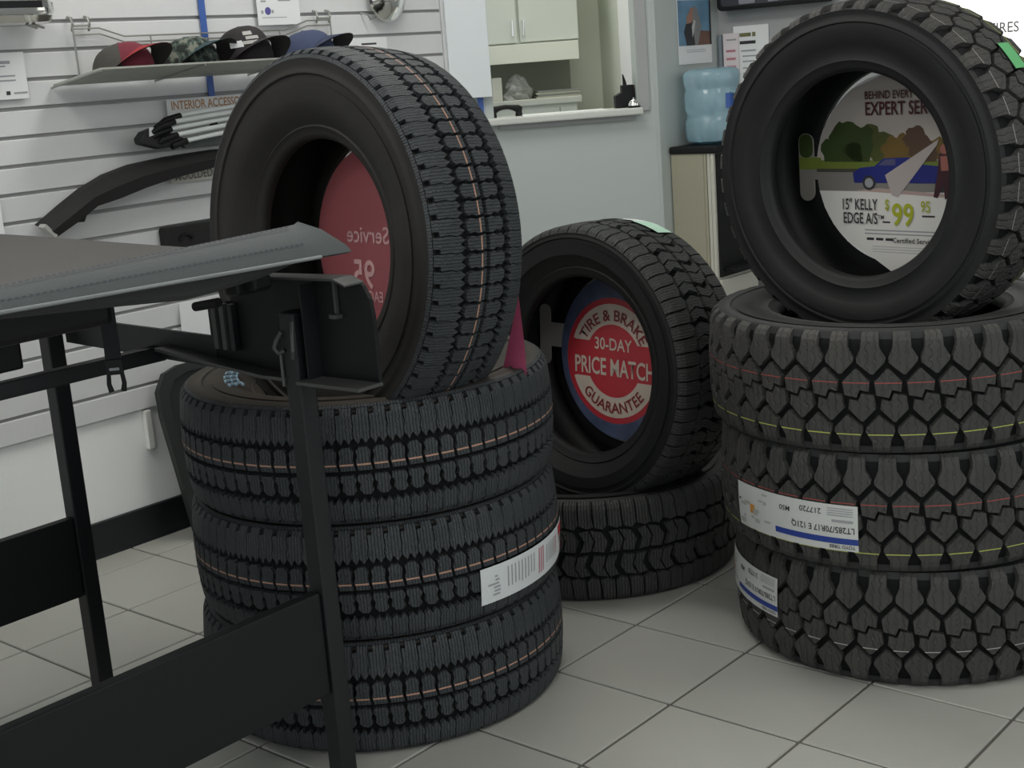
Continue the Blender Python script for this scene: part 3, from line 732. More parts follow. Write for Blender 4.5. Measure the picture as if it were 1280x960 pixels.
b = MB(); b.box(WORLD, -.53, -.47, -.99, -.905, .852, .945); b.build('clamp', BLKP, rk, bevel=.006)
b = MB(); b.box(WORLD, -.87, -.81, -.67, -.60, .895, .935); b.build('leg_cap', BLK, rk, bevel=.004)
# truck-bed cover
cv = empty('truck_bed_cover', (-.45, -1.5, 1.0), 'folded charcoal vinyl truck bed cover with grey stitched binding on the stand', 'truck bed cover')
b = MB()
nx, ny = 12, 18
vs = []
for j in range(ny + 1):
    y = -2.5 + (1.87) * j / ny
    for i in range(nx + 1):
        x = -1.02 + 1.06 * i / nx; z = 1.048 + (.028 * max(0, (i - 9) / 3) ** 2) + .006 * math.sin(3.1 * x + 2 * y)
        vs.append((x, y, z))
k = len(vs)
vs += [(x, y, z - .03) for x, y, z in vs]
fs = []
for j in range(ny):
    for i in range(nx):
        q = j * (nx + 1) + i; fs.append((q, q + 1, q + nx + 2, q + nx + 1)); fs.append((k + q, k + q + nx + 1, k + q + nx + 2, k + q + 1))
for i in range(nx): fs += [(i, k + i, k + i + 1, i + 1), (ny * (nx + 1) + i + 1, k + ny * (nx + 1) + i + 1, k + ny * (nx + 1) + i, ny * (nx + 1) + i)]
for j in range(ny): fs += [(j * (nx + 1), (j + 1) * (nx + 1), k + (j + 1) * (nx + 1), k + j * (nx + 1)), (j * (nx + 1) + nx, k + j * (nx + 1) + nx, k + (j + 1) * (nx + 1) + nx, (j + 1) * (nx + 1) + nx)]
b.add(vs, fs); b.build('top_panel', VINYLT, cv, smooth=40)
# grey binding: sloping strip along the near edge with a pointed end
b = MB(); vs = []
ys = [-2.5 + 1.84 * j / 30 for j in range(31)]
prof = [(.036, 1.074), (.040, 1.092), (.050, 1.097), (.075, 1.083), (.100, 1.056), (.106, 1.044), (.098, 1.040), (.05, 1.06)]
for y in ys:
    q_ = 1 - .42 * min(1, max(0, (-.66 - y) / .62))
    for (x, z) in prof: vs.append((.071 + (x - .071) * q_, y, 1.066 + (z - 1.066) * q_ - .002 * (1 - q_)))
m = len(prof)
for (x, z) in prof:   # end: upper corner stops short, lower corner runs to a tip
    t = min(1, max(0, (x - .05) / .056)); vs.append((x + .012 * t, -.655 + .055 * t, z + .004 * (1 - t)))
fs = [(j * m + i, j * m + (i + 1) % m, (j + 1) * m + (i + 1) % m, (j + 1) * m + i) for j in range(31) for i in range(m)]
fs += [list(range(m))[::-1], [31 * m + i for i in range(m)]]
b.add(vs, fs); bd = b.build('binding', TRIMV, cv, smooth=50)
for (xa, za, xb, zb) in ((.0545, 1.0965, .058, 1.0945), (.0905, 1.0685, .0935, 1.0655)):
    b = MB()
    for k in range(150):
        y = -2.3 + .0108 * k; q_ = 1 - .42 * min(1, max(0, (-.66 - y) / .62))
        P_ = [(.0722 + (x - .071) * q_, 1.0672 + (z - 1.066) * q_ - .002 * (1 - q_)) for x, z in ((xa, za), (xb, zb))]
        b.add([(P_[0][0], y, P_[0][1]), (P_[1][0], y, P_[1][1]), (P_[1][0], y + .0065, P_[1][1]), (P_[0][0], y + .0065, P_[0][1])], [(0, 1, 2, 3)])
    o = b.build('stitching', mat('dark_thread', (.04, .045, .055), .7), bd); o['kind'] = 'stuff'
b = MB(); b.tube([(.071 + (.107 - .071) * (1 - .42 * min(1, max(0, (-.66 - y) / .62))), y, 1.066 + (1.043 - 1.066) * (1 - .42 * min(1, max(0, (-.66 - y) / .62)))) for y in ys], .0032, 6); b.build('edge_highlight', mat('pale_grey_highlight', (.20, .22, .22), .5), bd, smooth=60)  # thin pale tube added as the highlight along the binding's lower edge
# dark side of the folded cover
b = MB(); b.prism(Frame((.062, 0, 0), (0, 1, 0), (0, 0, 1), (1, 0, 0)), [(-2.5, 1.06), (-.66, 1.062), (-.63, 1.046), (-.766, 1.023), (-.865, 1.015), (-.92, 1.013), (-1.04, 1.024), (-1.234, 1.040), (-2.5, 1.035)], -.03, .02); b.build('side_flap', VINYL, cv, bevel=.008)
b = MB(); b.box(WORLD, -.98, -.2, -2.45, -.875, .948, 1.02); b.build('folded_panel', BLKP, cv, bevel=.012)
# strap with buckle
sp = empty('strap', (-.36, -.787, .93), 'black webbing strap with open side-release buckle hanging from the bed cover', 'strap')
FS = Frame((-.36, -.787, 0), (.66, .75, 0), (0, 0, 1), (.75, -.66, 0))
b = MB(); b.prism(FS, [(-.014, .965), (.014, .965), (.015, .88), (.015, .850), (-.015, .850), (-.014, .88)], -.0015, .0015); b.build('webbing', mat('black_webbing', (.013, .014, .017), .8, bump=.3, scale=500), sp)
b = MB(); b.prism(FS, [(-.016, .855), (.016, .855), (.016, .825), (-.016, .825)], -.004, .004); bk = b.build('buckle', BLKP, sp, bevel=.002)
b = MB(); b.box(FS, -.009, .009, .834, .839, .004, .0055); b.build('slot', INKG, bk)
for sg in (-1, 1):
    b = MB(); b.tube([FS.p(sg * .012, .828), FS.p(sg * .014, .808), FS.p(sg * .011, .793)], [.004, .0045, .0055], 8); b.build('prong', BLKP, bk)

# ---------------------------------------------------------------- things on the slatted wall
def paper(name, F, u0, u1, v0, v1, w, label, cat='paper', m=WHITE, tilt=0):
    e = empty(name, F.p((u0 + u1) / 2, (v0 + v1) / 2, w), label, cat)
    G = F.at((u0 + u1) / 2, (v0 + v1) / 2, w).turn(tilt); hu, hv = (u1 - u0) / 2, (v1 - v0) / 2
    b = MB(); b.box(G, -hu, hu, -hv, hv, -.001, .001); b.build('sheet', m, e)
    return e, G, hu, hv
def lines(e, G, rows, m=INKG):
    for (u0, u1, v, h) in rows:
        b = MB(); b.box(G, u0, u1, v - h / 2, v + h / 2, .001, .0016); b.build('print', m, e)
e, G, hu, hv = paper('price_card', WL, -.30, -.123, 1.343, 1.466, .012, 'white price card with dark lettering left of the cap shelf', tilt=0)
lines(e, G, [(.005, .045, .036, .008), (.0, .03, .026, .004), (-.02, .055, .0, .004), (-.02, .055, -.012, .004), (.045, .085, -.046, .005)]); lines(e, G, [(.022, .034, -.045, .010)], INK)
e, G, hu, hv = paper('price_card', WL, .700, .874, 1.514, 1.66, .018, 'white price card with a small violet emblem above the cap shelf', tilt=.0)
b = MB(); b.prism(G, circ(-.045, -.03, .012, 20), .001, .0018); b.build('emblem', mat('violet_print', (.10, .09, .30), .5), e)
lines(e, G, [(-.072, -.064, -.033, .010), (-.030, -.022, -.032, .010), (-.07, .03, -.050, .002), (-.07, -.05, .0, .005), (.0, .05, .002, .005)])
e, G, hu, hv = paper('price_card', WL, 1.078, 1.259, 1.36, 1.462, .012, 'white price card with small print below the chrome hubcap')
lines(e, G, [(-.03, .04, .030, .006), (-.07, .06, .012, .004)], INK)
e, G, hu, hv = paper('price_card', WL, -.33, -.257, .96, 1.104, .012, 'plain white card on the slatted wall beside the stand', m=mat('bright_card', (.84, .86, .88), .5))
e, G, hu, hv = paper('price_card', WL, .272, .392, .585, .700, .014, 'plain white card on the wall behind the stand', m=MATS['bright_card'], tilt=-.04)
e, G, hu, hv = paper('category_sign', WL, .314, .700, 1.235, 1.309, .022, 'white strip sign with orange INTERIOR ACCESSORIES lettering', 'sign', m=mat('sign_white', (.66, .68, .68), .5))
text('lettering', 'INTERIOR ACCESSORIES', .036, BROWNT, flat(G, -hu + .014, .006, .0016), e, .016, sx=.80)
e, G, hu, hv = paper('category_sign', WL, .300, .66, 1.062, 1.104, .016, 'cream strip sign with grey MOULDED lettering', 'sign', m=mat('sign_cream', (.60, .58, .52), .5))
text('lettering', 'MOULDED', .036, mat('grey_brown_ink', (.18, .17, .15), .6), flat(G, -hu + .014, -.013, .0016), e, .014, sx=.82)
b = MB(); b.prism(WL, [(.484, 1.30), (.505, 1.30), (.508, 1.66), (.486, 1.66)], .004, .010); tag(b.build('blue_strip', BLUES, bevel=.001), 'long blue vertical strip hanging behind the caps', 'strip')
# wire shelf
sh = empty('wire_shelf', (XL + .1, .5, 1.38), 'wire wall shelf with a pale slatted deck carrying caps', 'shelf')
def shz(o): return 1.371 + (1.405 - 1.371) * o / .25
deckm = mat('pale_shelf_deck', (.42, .43, .39), .6, var=.2, vscale=30)
for k in range(13):
    o0 = .012 + .0185 * k
    b = MB(); F = Frame((XL + o0, 0, shz(o0)), (0, 1, 0), (-.9, 0, -.12), (.13, 0, -.99))
    b.box(Frame((XL + o0, -.045, shz(o0)), (0, 1, 0), (1, 0, .136), (0, 0, 1)), 0, 1.07, 0, .0165, -.003, .002); b.build('deck_slat', deckm, sh)
for (y0, y1) in ((.036, .09), (.945, 1.0)):
    b = MB()
    yy = y0 if y0 < .5 else y1
    b.tube([(XL + .02, yy, 1.553), (XL + .02, yy, 1.372)], .0028, 6)
    for q in (y0, y1):
        b.tube([(XL - .004, q, 1.556), (XL + .016, q, 1.552), (XL + .022, q, 1.535), (XL + .014, q, 1.515)], .0035, 6)
    b.tube([(XL + .02, y0, 1.53), (XL + .02, y1, 1.53)], .0028, 6)
    b.build('bracket', WIRE, sh)
for dz in (0, -.016):
    b = MB(); b.tube([(XL + .02, .036, 1.522 + dz), (XL + .02, .12, 1.522 + dz), (XL + .02, .20, 1.497 + dz), (XL + .02, .80, 1.497 + dz), (XL + .02, .90, 1.524 + dz), (XL + .02, 1.0, 1.524 + dz)], .0025, 6); b.build('rail', WIRE, sh)
for y in (.29, .78):
    b = MB(); b.tube([(XL + .02, y, 1.498), (XL + .02, y, 1.375)], .0022, 6); b.build('upright_wire', WIRE, sh)
for y in (-.043, .30, .65, 1.02):
    b = MB(); b.tube([(XL + .0, y, 1.366), (XL + .25, y, 1.40)], .003, 6); b.build('support_wire', WIRE, sh)
# caps
def cap(name_label, y, heading, crown, brim, under, peak=None, hgt=.105, o_=.13, sc=1., panel=None):
    z = shz(o_) + .003
    e = empty('baseball_cap', (XL + o_, y, z), name_label, 'cap', 'baseball caps on the wire shelf')
    c, s = math.cos(heading), math.sin(heading)
    F = Frame((XL + o_, y, z + .003), (c, s, .136 * c), (-s, c, -.136 * s), (-.136, 0, 1))
    nu, nv = 28, 10
    b = MB(); vs = []; fs = []; ms = []
    for j in range(nv + 1):
        t = j / nv * math.pi / 2
        for i in range(nu):
            a = 2 * math.pi * i / nu
            r = math.cos(t) ** .72; hh = hgt * sc * math.sin(t) ** .9 * (1 + .10 * math.cos(a) * math.cos(t))
            vs.append(F.p(.093 * sc * r * math.cos(a), .078 * sc * r * math.sin(a), hh))
    for j in range(nv):
        for i in range(nu): b.add([vs[j * nu + i], vs[j * nu + (i + 1) % nu], vs[(j + 1) * nu + (i + 1) % nu], vs[(j + 1) * nu + i]], [(0, 1, 2, 3)], 1 if (panel and (i < nu * .18 or i >= nu * .82)) else 0)
    me_ = b.build('crown', [crown, panel or crown], e, smooth=70)
    bm = bmesh.new(); bm.from_mesh(me_.data); bmesh.ops.remove_doubles(bm, verts=bm.verts, dist=1e-5); bm.to_mesh(me_.data); bm.free()
    b = MB(); top = []; n1, n2 = 14, 5
    for j in range(n2 + 1):
        q = j / n2
        for i in range(n1 + 1):
            a = math.radians(-72 + 144 * i / n1)
            r0 = .090; r1 = .155 - .020 * (abs(a) / 1.25) ** 2
            rr = (r0 + (r1 - r0) * q) * sc
            zz = (.060 * math.cos(a * 1.22) ** .8 - .006 * q) * sc
            top.append((rr * math.cos(a), rr * math.sin(a) * .86, max(zz, .001)))
    k = len(top)
    b.add([F.p(*p) for p in top], [(j * (n1 + 1) + i, j * (n1 + 1) + i + 1, (j + 1) * (n1 + 1) + i + 1, (j + 1) * (n1 + 1) + i) for j in range(n2) for i in range(n1)], 0)
    b.add([F.p(p[0], p[1], p[2] - .003) for p in top], [(j * (n1 + 1) + i, (j + 1) * (n1 + 1) + i, (j + 1) * (n1 + 1) + i + 1, j * (n1 + 1) + i + 1) for j in range(n2) for i in range(n1)], 1)
    b.build('brim', [brim, under], e, smooth=60)
    b = MB(); b.lathe(F.at(0, 0, hgt * sc * 1.0), [(.0001, .004), (.005, .003), (.007, -.001)], 10); b.build('button', brim, e)
    return e, F
FAB = lambda n, c, v=.15: mat('cap_fabric_' + n, c, .85, bump=.2, scale=400, var=v, vscale=60)
camo = FAB('camo', (.035, .05, .045)); 
nt = camo.node_tree; vn = nt.nodes.new('ShaderNodeTexNoise'); vn.inputs['Scale'].default_value = 45; cr = nt.nodes.new('ShaderNodeValToRGB')
cr.color_ramp.interpolation = 'CONSTANT'; cr.color_ramp.elements[0].color = (.012, .016, .014, 1); cr.color_ramp.elements[1].position = .47; cr.color_ramp.elements[1].color = (.05, .075, .06, 1)
ce = cr.color_ramp.elements.new(.58); ce.color = (.16, .17, .14, 1)
tcn = nt.nodes.new('ShaderNodeTexCoord'); nt.links.new(tcn.outputs['Object'], vn.inputs['Vector']); nt.links.new(vn.outputs['Fac'], cr.inputs[0]); nt.links.new(cr.outputs[0], nt.nodes['Principled BSDF'].inputs['Base Color'])
darkc = FAB('dark', (.012, .012, .013))
cap('grey and red cap with a red brim at the shelf end', .11, R_(24), FAB('grey', (.065, .062, .055)), FAB('red', (.30, .015, .02)), darkc, hgt=.080, sc=.97, panel=FAB('wine', (.16, .02, .035)))
cap('green camouflage cap with dark brim between the red and the black cap', .335, R_(20), camo, FAB('teal', (.02, .05, .06)), darkc, hgt=.086)
e, F = cap('tall black and maroon cap with pale print on its front', .54, R_(12), FAB('black', (.018, .014, .016)), FAB('black2', (.014, .014, .016)), darkc, hgt=.108, sc=1.02, panel=FAB('blackfront', (.022, .018, .020)))
b = MB()
for (a, z0, z1, da) in ((-38, .076, .088, 22), (-30, .062, .072, 30), (-42, .048, .058, 26), (-24, .048, .058, 9)):
    pts = []
    for k in range(7):
        aa = R_(a - da / 2 + da * k / 6)
        for z in (z0, z1):
            tt = math.asin(min(1, z / .117)); r = math.cos(tt) ** .72 * 1.03 * 1.02
            pts.append(F.p(.0935 * r * math.cos(aa), .0785 * r * math.sin(aa), z))
    b.add(pts, [(2 * k, 2 * k + 2, 2 * k + 3, 2 * k + 1) for k in range(6)])
b.build('print', mat('pale_cap_print', (.38, .38, .36), .7), e)
cap('blue-grey cap with a peaked crown beside the upright tire', .79, R_(24), FAB('blue', (.045, .06, .12)), FAB('navy', (.025, .035, .075)), darkc, hgt=.088, sc=1.03)
b = MB(); b.prism(Frame((XL + .235, .435, 1.44), (.5, .86, 0), (0, 0, 1), (.86, -.5, 0)), [(-.022, .0), (.018, .004), (.012, .022), (-.024, .018)], 0, .001); tag(b.build('price_tag', WHITE), 'small white hang tag beside the camouflage cap', 'tag')
# chrome hubcap on a wire hook
hc = empty('chrome_hubcap', (XL + .06, 1.262, 1.58), 'domed chrome hubcap hung on the slatted wall', 'hubcap')
b = MB(); b.lathe(Frame((XL + .035, 1.262, 1.598), (0, 1, 0), (0, 0, 1), (1, 0, 0)), [(.0001, .040), (.02, .038), (.045, .030), (.066, .016), (.078, .004), (.085, .0), (.087, -.006), (.080, -.012)], 40); b.build('dome', CHROME, hc, smooth=60)
b = MB(); b.tube([(XL - .002, 1.16, 1.545), (XL + .03, 1.165, 1.535), (XL + .03, 1.175, 1.52), (XL + .02, 1.21, 1.528)], .003, 6); b.build('hook', WIRE, hc)
# chrome step bar at the top left
cb = empty('chrome_bumper_bar', (XL + .1, -.3, 1.56), 'polished chrome bumper bar on hooks in the upper corner', 'bumper')
prof = [(0, 1.595), (.02, 1.612), (.06, 1.612), (.085, 1.60), (.09, 1.575), (.07, 1.568), (.075, 1.556), (.06, 1.538), (.03, 1.530), (.005, 1.535)]
b = MB(); vs = []
stn = [(-1.2, 1, 0), (-.14, 1, 0), (-.09, .95, -.0), (-.062, .75, -.005), (-.048, .45, -.01)]
for (y, s, dz) in stn:
    for (o_, z) in prof: vs.append((XL + .03 + o_ * s, y, 1.572 + (z - 1.572) * s + dz))
m = len(prof)
b.add(vs, [(j * m + i, j * m + (i + 1) % m, (j + 1) * m + (i + 1) % m, (j + 1) * m + i) for j in range(len(stn) - 1) for i in range(m)] + [[(len(stn) - 1) * m + i for i in range(m)]]); b.build('bar', CHROME, cb, smooth=30)
b = MB(); b.box(WORLD, XL + .119, XL + .122, -1.2, -.11, 1.574, 1.592); b.build('rubber_insert', BLKP, cb)
for y in (-.135, -.115):
    b = MB(); b.tube([(XL - .004, y, 1.556), (XL + .02, y, 1.548), (XL + .10, y, 1.527), (XL + .12, y, 1.522)], .004, 6); b.build('hook', WIRE, cb)
# bundle of white tubes with black ends
sv = empty('window_visor_bundle', (XL + .08, .4, 1.19), 'bundle of white wrapped rods with black ends on the slatted wall', 'rods')
rods = [(.30, 1.262, .55, 1.268), (.272, 1.246, .56, 1.252), (.262, 1.226, .57, 1.236), (.276, 1.208, .57, 1.222), (.312, 1.188, .57, 1.204)]
for k, (y0, z0, y1, z1) in enumerate(rods):
    o_ = .10 + .008 * (k % 2)
    pts = [(XL + o_, y0 + (y1 + .25 - y0) * t, z0 + (z1 - z0) * t + .012 * math.sin(math.pi * min(1, t * .8))) for t in [q / 8 for q in range(9)]]
    b = MB(); b.tube(pts, .0068, 10); rd_ = b.build('rod', WHITEP, sv, smooth=50)
    b = MB(); b.tube([(XL + o_, y0 + .002, z0), (XL + o_ - .004, y0 - .05, z0 - .012), (XL + o_ - .01, y0 - .085 + .01 * k, z0 - .03 + .004 * k)], [.0085, .011, .007], 8); b.build('black_end', BLKP, rd_, smooth=50)
b = MB(); b.prism(WL, [(.155, 1.206), (.175, 1.225), (.215, 1.235), (.30, 1.20), (.33, 1.186), (.32, 1.176), (.22, 1.172), (.16, 1.19)], .06, .098); b.build('black_wrap', mat('black_bag', (.012, .012, .013), .6), sv, bevel=.006)
b = MB(); b.prism(WL, [(.186, 1.210), (.207, 1.215), (.204, 1.234), (.189, 1.236)], .0985, .101); b.build('tag', WHITE, sv)
b = MB(); b.tube([(XL + .10, .408 + .0, 1.224), (XL + .10, .428, 1.2265)], .0085, 10); b.build('band', BLKP, sv)
b = MB(); b.prism(WL, [(.315, 1.180), (.60, 1.196), (.60, 1.165), (.33, 1.166)], .05, .07); b.build('tray', mat('dark_green_plastic', (.07, .085, .08), .5), sv)
# fender flare
fl = empty('fender_flare', (XL + .06, .1, 1.0), 'long curved black fender flare hung on the slatted wall', 'fender flare')
up = [(-.170, 1.001), (-.09, 1.047), (-.02, 1.084), (.06, 1.115), (.15, 1.134), (.28, 1.145), (.45, 1.150), (.62, 1.146)]
dn = [(-.138, .966), (-.06, 1.001), (.0, 1.033), (.075, 1.045), (.17, 1.066), (.28, 1.084), (.45, 1.102), (.62, 1.098)]
b = MB(); vs = []
for (u, d_) in zip(up, dn):
    m_ = ((u[0] + d_[0]) / 2, (u[1] + d_[1]) / 2)
    vs += [WL.p(u[0], u[1], .02), WL.p(u[0], u[1], .06), WL.p(m_[0], m_[1], .085), WL.p(d_[0], d_[1], .08), WL.p(d_[0], d_[1], .068), WL.p(m_[0], m_[1], .06)]
b.add(vs, [(j * 6 + i, j * 6 + (i + 1) % 6, (j + 1) * 6 + (i + 1) % 6, (j + 1) * 6 + i) for j in range(7) for i in range(6)] + [[5, 4, 3, 2, 1, 0], [42, 43, 44, 45, 46, 47]]); b.build('shell', mat('textured_black_plastic', (.006, .0065, .0065), .7, bump=.3, scale=200), fl, smooth=35)
b = MB(); b.prism(WL, [(-.14, .964), (-.115, .984), (-.06, 1.003), (-.062, .995), (-.045, .994), (-.035, 1.012), (-.05, 1.02), (-.15, .98)], .060, .072); b.build('end_tab', BLKP, fl)
b = MB(); b.prism(WL, [(-.178, .996), (-.170, 1.004), (-.140, .970), (-.146, .962)], .05, .082); b.build('edge_strip', mat('pale_tape', (.40, .40, .37), .6), fl)
# black box-like part below
pb = empty('boxed_part', (XL + .03, .34, .91), 'flat black moulded part hanging low on the slatted wall', 'car part')
b = MB(); b.prism(WL, rpoly(.240, .60, .862, .938, .01, 3), .004, .04); b.build('body', mat('textured_black_plastic', (.016, .017, .017), .55), pb, bevel=.004)
b = MB(); b.prism(WL, ring_sector(.31, .885, .022, .03, 20, 160, 12), .04, .046); b.build('raised_arch', BLKP, pb)
# cable raceway on the lower wall
b = MB(); b.box(WL, .108, .130, .28, .40, -.013, .006); tag(b.build('cable_cover', mat('off_white_plastic', (.76, .77, .73), .5), bevel=.003), 'small off-white cable cover on the wall under the slats', 'cable cover')
# floor mat leaning
mt_ = empty('truck_floor_mat', (-1.53, .3, 0), 'black moulded rubber floor mat leaning on the wall behind the tire stack', 'floor mat')
FM = Frame((-1.535, .125, 0.004), (0, 1, 0), (-.17, 0, .985), (.985, 0, .17))
outer = [(.02, 0), (.60, 0), (.66, .06), (.68, .46), (.62, .525), (.09, .525), (.035, .51), (.0, .46), (-.005, .38), (.012, .12)]
b = MB(); b.prism(FM, outer, 0, .010); b.build('sheet', mat('mat_rubber', (.014, .018, .019), .5, bump=.2, scale=120), mt_, bevel=.003)
b = MB()
cx_, cy_ = .33, .26
inn = [(cx_ + (u - cx_) * .90, cy_ + (v - cy_) * .90) for u, v in outer]
n = len(outer)
vs = [FM.p(u, v, .010) for u, v in outer] + [FM.p(u, v, .024) for u, v in outer] + [FM.p(u, v, .024) for u, v in inn] + [FM.p(u, v, .009) for u, v in inn]
b.add(vs, [(r * n + i, r * n + (i + 1) % n, (r + 1) * n + (i + 1) % n, (r + 1) * n + i) for r in range(3) for i in range(n)]); b.build('raised_rim', mat('mat_rim', (.018, .021, .021), .5), mt_)
for k, (u, v) in enumerate(((.085, .25), (.10, .19))):
    b = MB(); b.tube([FM.p(u + .016 * math.cos(R_(200 + 20 * q)), v + .012 * math.sin(R_(200 + 20 * q)), .012) for q in range(8)], .003, 6); b.build('clip', STEEL, mt_)

# ---------------------------------------------------------------- corner by the cooler
wc = empty('water_cooler', (-1.02, 2.3, 0), 'beige water cooler cabinet with black top and tap panel', 'water cooler')
BEI = mat('beige_enamel', (.36, .345, .26), .4, var=.04)
BEIL = mat('light_beige_enamel', (.58, .57, .50), .4)
x0, x1, y0, y1 = X3 + .004, -.925, 2.185, 2.47
b = MB(); b.box(WORLD, x0, x1 - .05, y0, y1, 0, .965); b.build('cabinet', BEI, wc, bevel=.006)
for k, (a_, c_) in enumerate(((-.05, -.038), (-.036, -.022), (-.020, -.006))):
    b = MB(); b.box(WORLD, x1 + a_, x1 + c_, y0 + .002 * (k % 2), y1, 0.02, .965); b.build('corner_rib', (BEI, BEIL, BEIL)[k], wc, bevel=.003)
b = MB(); b.box(WORLD, x1 - .006, x1 + .006, y0 + .012, y1 - .01, .50, .962); tp = b.build('tap_panel', BLKP, wc, bevel=.003)
b = MB(); b.box(WORLD, x1 - .006, x1 + .004, y0 + .012, y1 - .01, .02, .49); b.build('door', BEIL, wc, bevel=.003)
for (yy, cl) in ((2.27, WHITEP), (2.38, BLUEP)):
    b = MB(); b.tube([(x1 + .005, yy, .76), (x1 + .04, yy, .76), (x1 + .045, yy, .735)], .009, 8); o = b.build('tap', cl, tp)
b = MB(); b.box(WORLD, x1 + .004, x1 + .05, 2.22, 2.43, .52, .535); b.build('drip_tray', BLKP, wc, bevel=.003)
b = MB(); b.box(WORLD, x0 - .001, x1 + .012, y0 - .010, y1 + .01, .965, .992); b.build('top', BLKP, wc, bevel=.010, seg=3)
jug = empty('water_jug', (-1.008, 2.31, .99), 'blue translucent water jug upside down on the cooler', 'water jug')
JM = mat('blue_polycarbonate', (.50, .74, .84), .12, trans=.6, spec=.5)
FJ = Frame((-1.008, 2.315, .993), (1, 0, 0), (0, 1, 0), (0, 0, 1))
b = MB(); b.lathe(FJ, [(.03, 0), (.07, .002), (.098, .012), (.104, .03), (.105, .085), (.1, .096), (.098, .104), (.098, .112), (.1, .118), (.105, .128), (.105, .19), (.100, .200), (.100, .208), (.105, .218), (.108, .25), (.104, .268), (.085, .278), (.0001, .280)], 40); b.build('bottle', JM, jug, smooth=50)
b = MB(); b.lathe(FJ, [(.0001, .006), (.068, .006), (.095, .016), (.1, .032), (.1, .085), (.0001, .086)], 32); b.build('water', mat('water_blue', (.50, .78, .86), .08, trans=.8), jug, smooth=50)
b = MB(); b.tube([FJ.p(.095, -.03, .13), FJ.p(.118, -.02, .135), FJ.p(.118, -.02, .185), FJ.p(.095, -.03, .19)], .008, 8); b.build('grip', JM, jug)
b = MB()
for k in range(6):
    a0_ = R_(-30 + 9 * k); a1_ = R_(-21 + 9 * k)
    b.add([FJ.p(.1065 * math.cos(a0_), .1065 * math.sin(a0_), .13), FJ.p(.1065 * math.cos(a1_), .1065 * math.sin(a1_), .13), FJ.p(.1065 * math.cos(a1_), .1065 * math.sin(a1_), .185), FJ.p(.1065 * math.cos(a0_), .1065 * math.sin(a0_), .185)], [(0, 1, 2, 3)])
b.build('label', BLUES, jug)
po, G, hu, hv = paper('photo_poster', WC, 2.272, 2.50, 1.29, 1.527, .004, 'small poster with a standing person on blue and brown ground above the water jug', 'poster', m=WHITE)
def pr(poly, m, k=0):
    b = MB(); b.prism(G, poly, .001 + .0004 * k, .0015 + .0004 * k); b.build('print', m, po)
pr([(-hu + .002, -.05), (hu - .002, -.05), (hu - .002, hv - .002), (-hu + .002, hv - .002)], mat('poster_sky', (.14, .27, .40), .5, var=.5, vscale=14))
pr([(-.03, -.05), (hu - .002, -.05), (hu - .002, .0), (.02, .005)], mat('poster_brown', (.16, .08, .06), .5, var=.4, vscale=30), 1)
pr([(.0, -.05), (.02, -.045), (.045, .02), (.02, .085), (-.005, .10), (-.02, .06)], mat('poster_grey', (.22, .23, .23), .5), 2)
pr([(-.06, -.05), (-.005, -.05), (-.01, .0), (.0, .03), (-.02, .045), (-.06, .03), (-.075, .0), (-.065, -.03)], INK, 3)
pr([(-.055, .03), (-.02, .035), (-.01, .06), (-.035, .075), (-.055, .055)], mat('poster_skin', (.36, .20, .15), .5), 4)
pr([(-.02, -.02), (-.008, .0), (.005, .04), (-.008, .045), (-.022, .02)], mat('poster_pale', (.5, .5, .5), .5), 5); pr(circ(-.022, .078, .012, 14), MATS['poster_skin'], 6)
pr([(hu - .012, -.05), (hu - .003, -.05), (hu - .003, hv - .003), (hu - .012, hv - .003)], INK, 6)
for k in range(2): pr([(-.06, -.066 - .007 * k), (.07, -.066 - .007 * k), (.07, -.068 - .007 * k), (-.06, -.068 - .007 * k)], INKG)
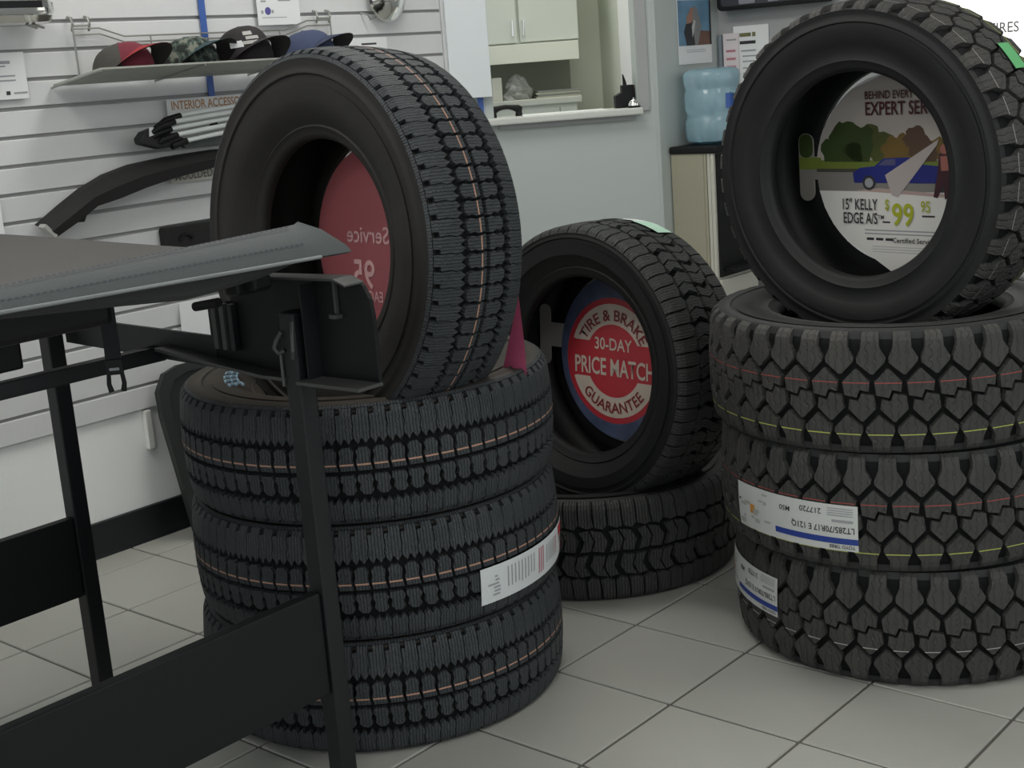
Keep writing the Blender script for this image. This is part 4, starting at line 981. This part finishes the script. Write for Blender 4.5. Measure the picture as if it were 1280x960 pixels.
# notices on the far wall
e, G, hu, hv = paper('notice', WR, -1.055, -.90, 1.16, 1.418, .004, 'white notice with dark heading on the far wall above the cooler', 'notice')
lines(e, G, [(-.05, .0, .095, .014), (.006, .02, .095, .016)], mat('olive_ink', (.16, .16, .06), .5)); lines(e, G, [(-.05, .02, .066, .012)], INK)
lines(e, G, [(-.045, .02, .035, .006), (-.04, .05, .015, .005), (-.04, .05, -.005, .005), (-.04, .04, -.03, .005), (-.04, .05, -.05, .005)])
e, G, hu, hv = paper('notice', WR, -1.100, -1.030, 1.16, 1.394, .009, 'narrow white notice with red lines beside the larger notice', 'notice', m=mat('pinkish_paper', (.74, .68, .70), .6))
for k in range(4): lines(e, G, [(-.022, .02, .05 - .03 * k, .009)], MATS['pink_ink'])
lines(e, G, [(-.02, .025, .092, .006), (-.01, .025, -.07, .006)])
b = MB(); b.box(WR, -1.118, -1.104, 1.25, 1.392, .002, .02); tag(b.build('pen_holder', mat('grey_blue_plastic', (.20, .24, .27), .4), bevel=.003), 'narrow grey holder mounted beside the pinkish notice', 'holder')
tv = empty('wall_display_case', WR.p(-.9, 1.6, .05), 'black wall-mounted case with rounded corners above the notices', 'display case')
b = MB(); b.prism(WR, rpoly(-1.085, -.62, 1.478, 1.80, .02, 5), .002, .07); b.build('case', BLKP, tv, bevel=.004)
b = MB(); b.prism(WR, rpoly(-1.065, -.64, 1.493, 1.78, .012, 4), .070, .072); b.build('front_panel', mat('smoked_panel', (.05, .05, .06), .2), tv)
for k, (u, wdt) in enumerate(((-.985, .07), (-.86, .05), (-.78, .06))):
    b = MB(); b.prism(WR, rpoly(u, u + wdt, 1.497, 1.56, .006, 3), .072, .074); b.build('card', mat('lilac_grey', (.24, .24, .28), .4), tv)
sg = empty('wall_sign', WR.p(0, 1.4, .03), 'bright white lit sign board with TIRES lettering behind the upright chunky-tread tire', 'sign')
b = MB(); b.prism(WR, rpoly(-.40, .62, 1.12, 1.85, .015, 4), .002, .05); b.build('case', WHITEP, sg)
b = MB(); b.prism(WR, rpoly(-.385, .605, 1.135, 1.835, .012, 4), .050, .053); b.build('lit_face', mat('lit_white_face', (1, 1, .98), .5, emit=1.1), sg)
text('lettering', 'TIRES', .048, mat('light_grey_lettering', (.22, .22, .22), .5), flat(WR, -.030, 1.322, .0535), sg, .012, sx=.92)
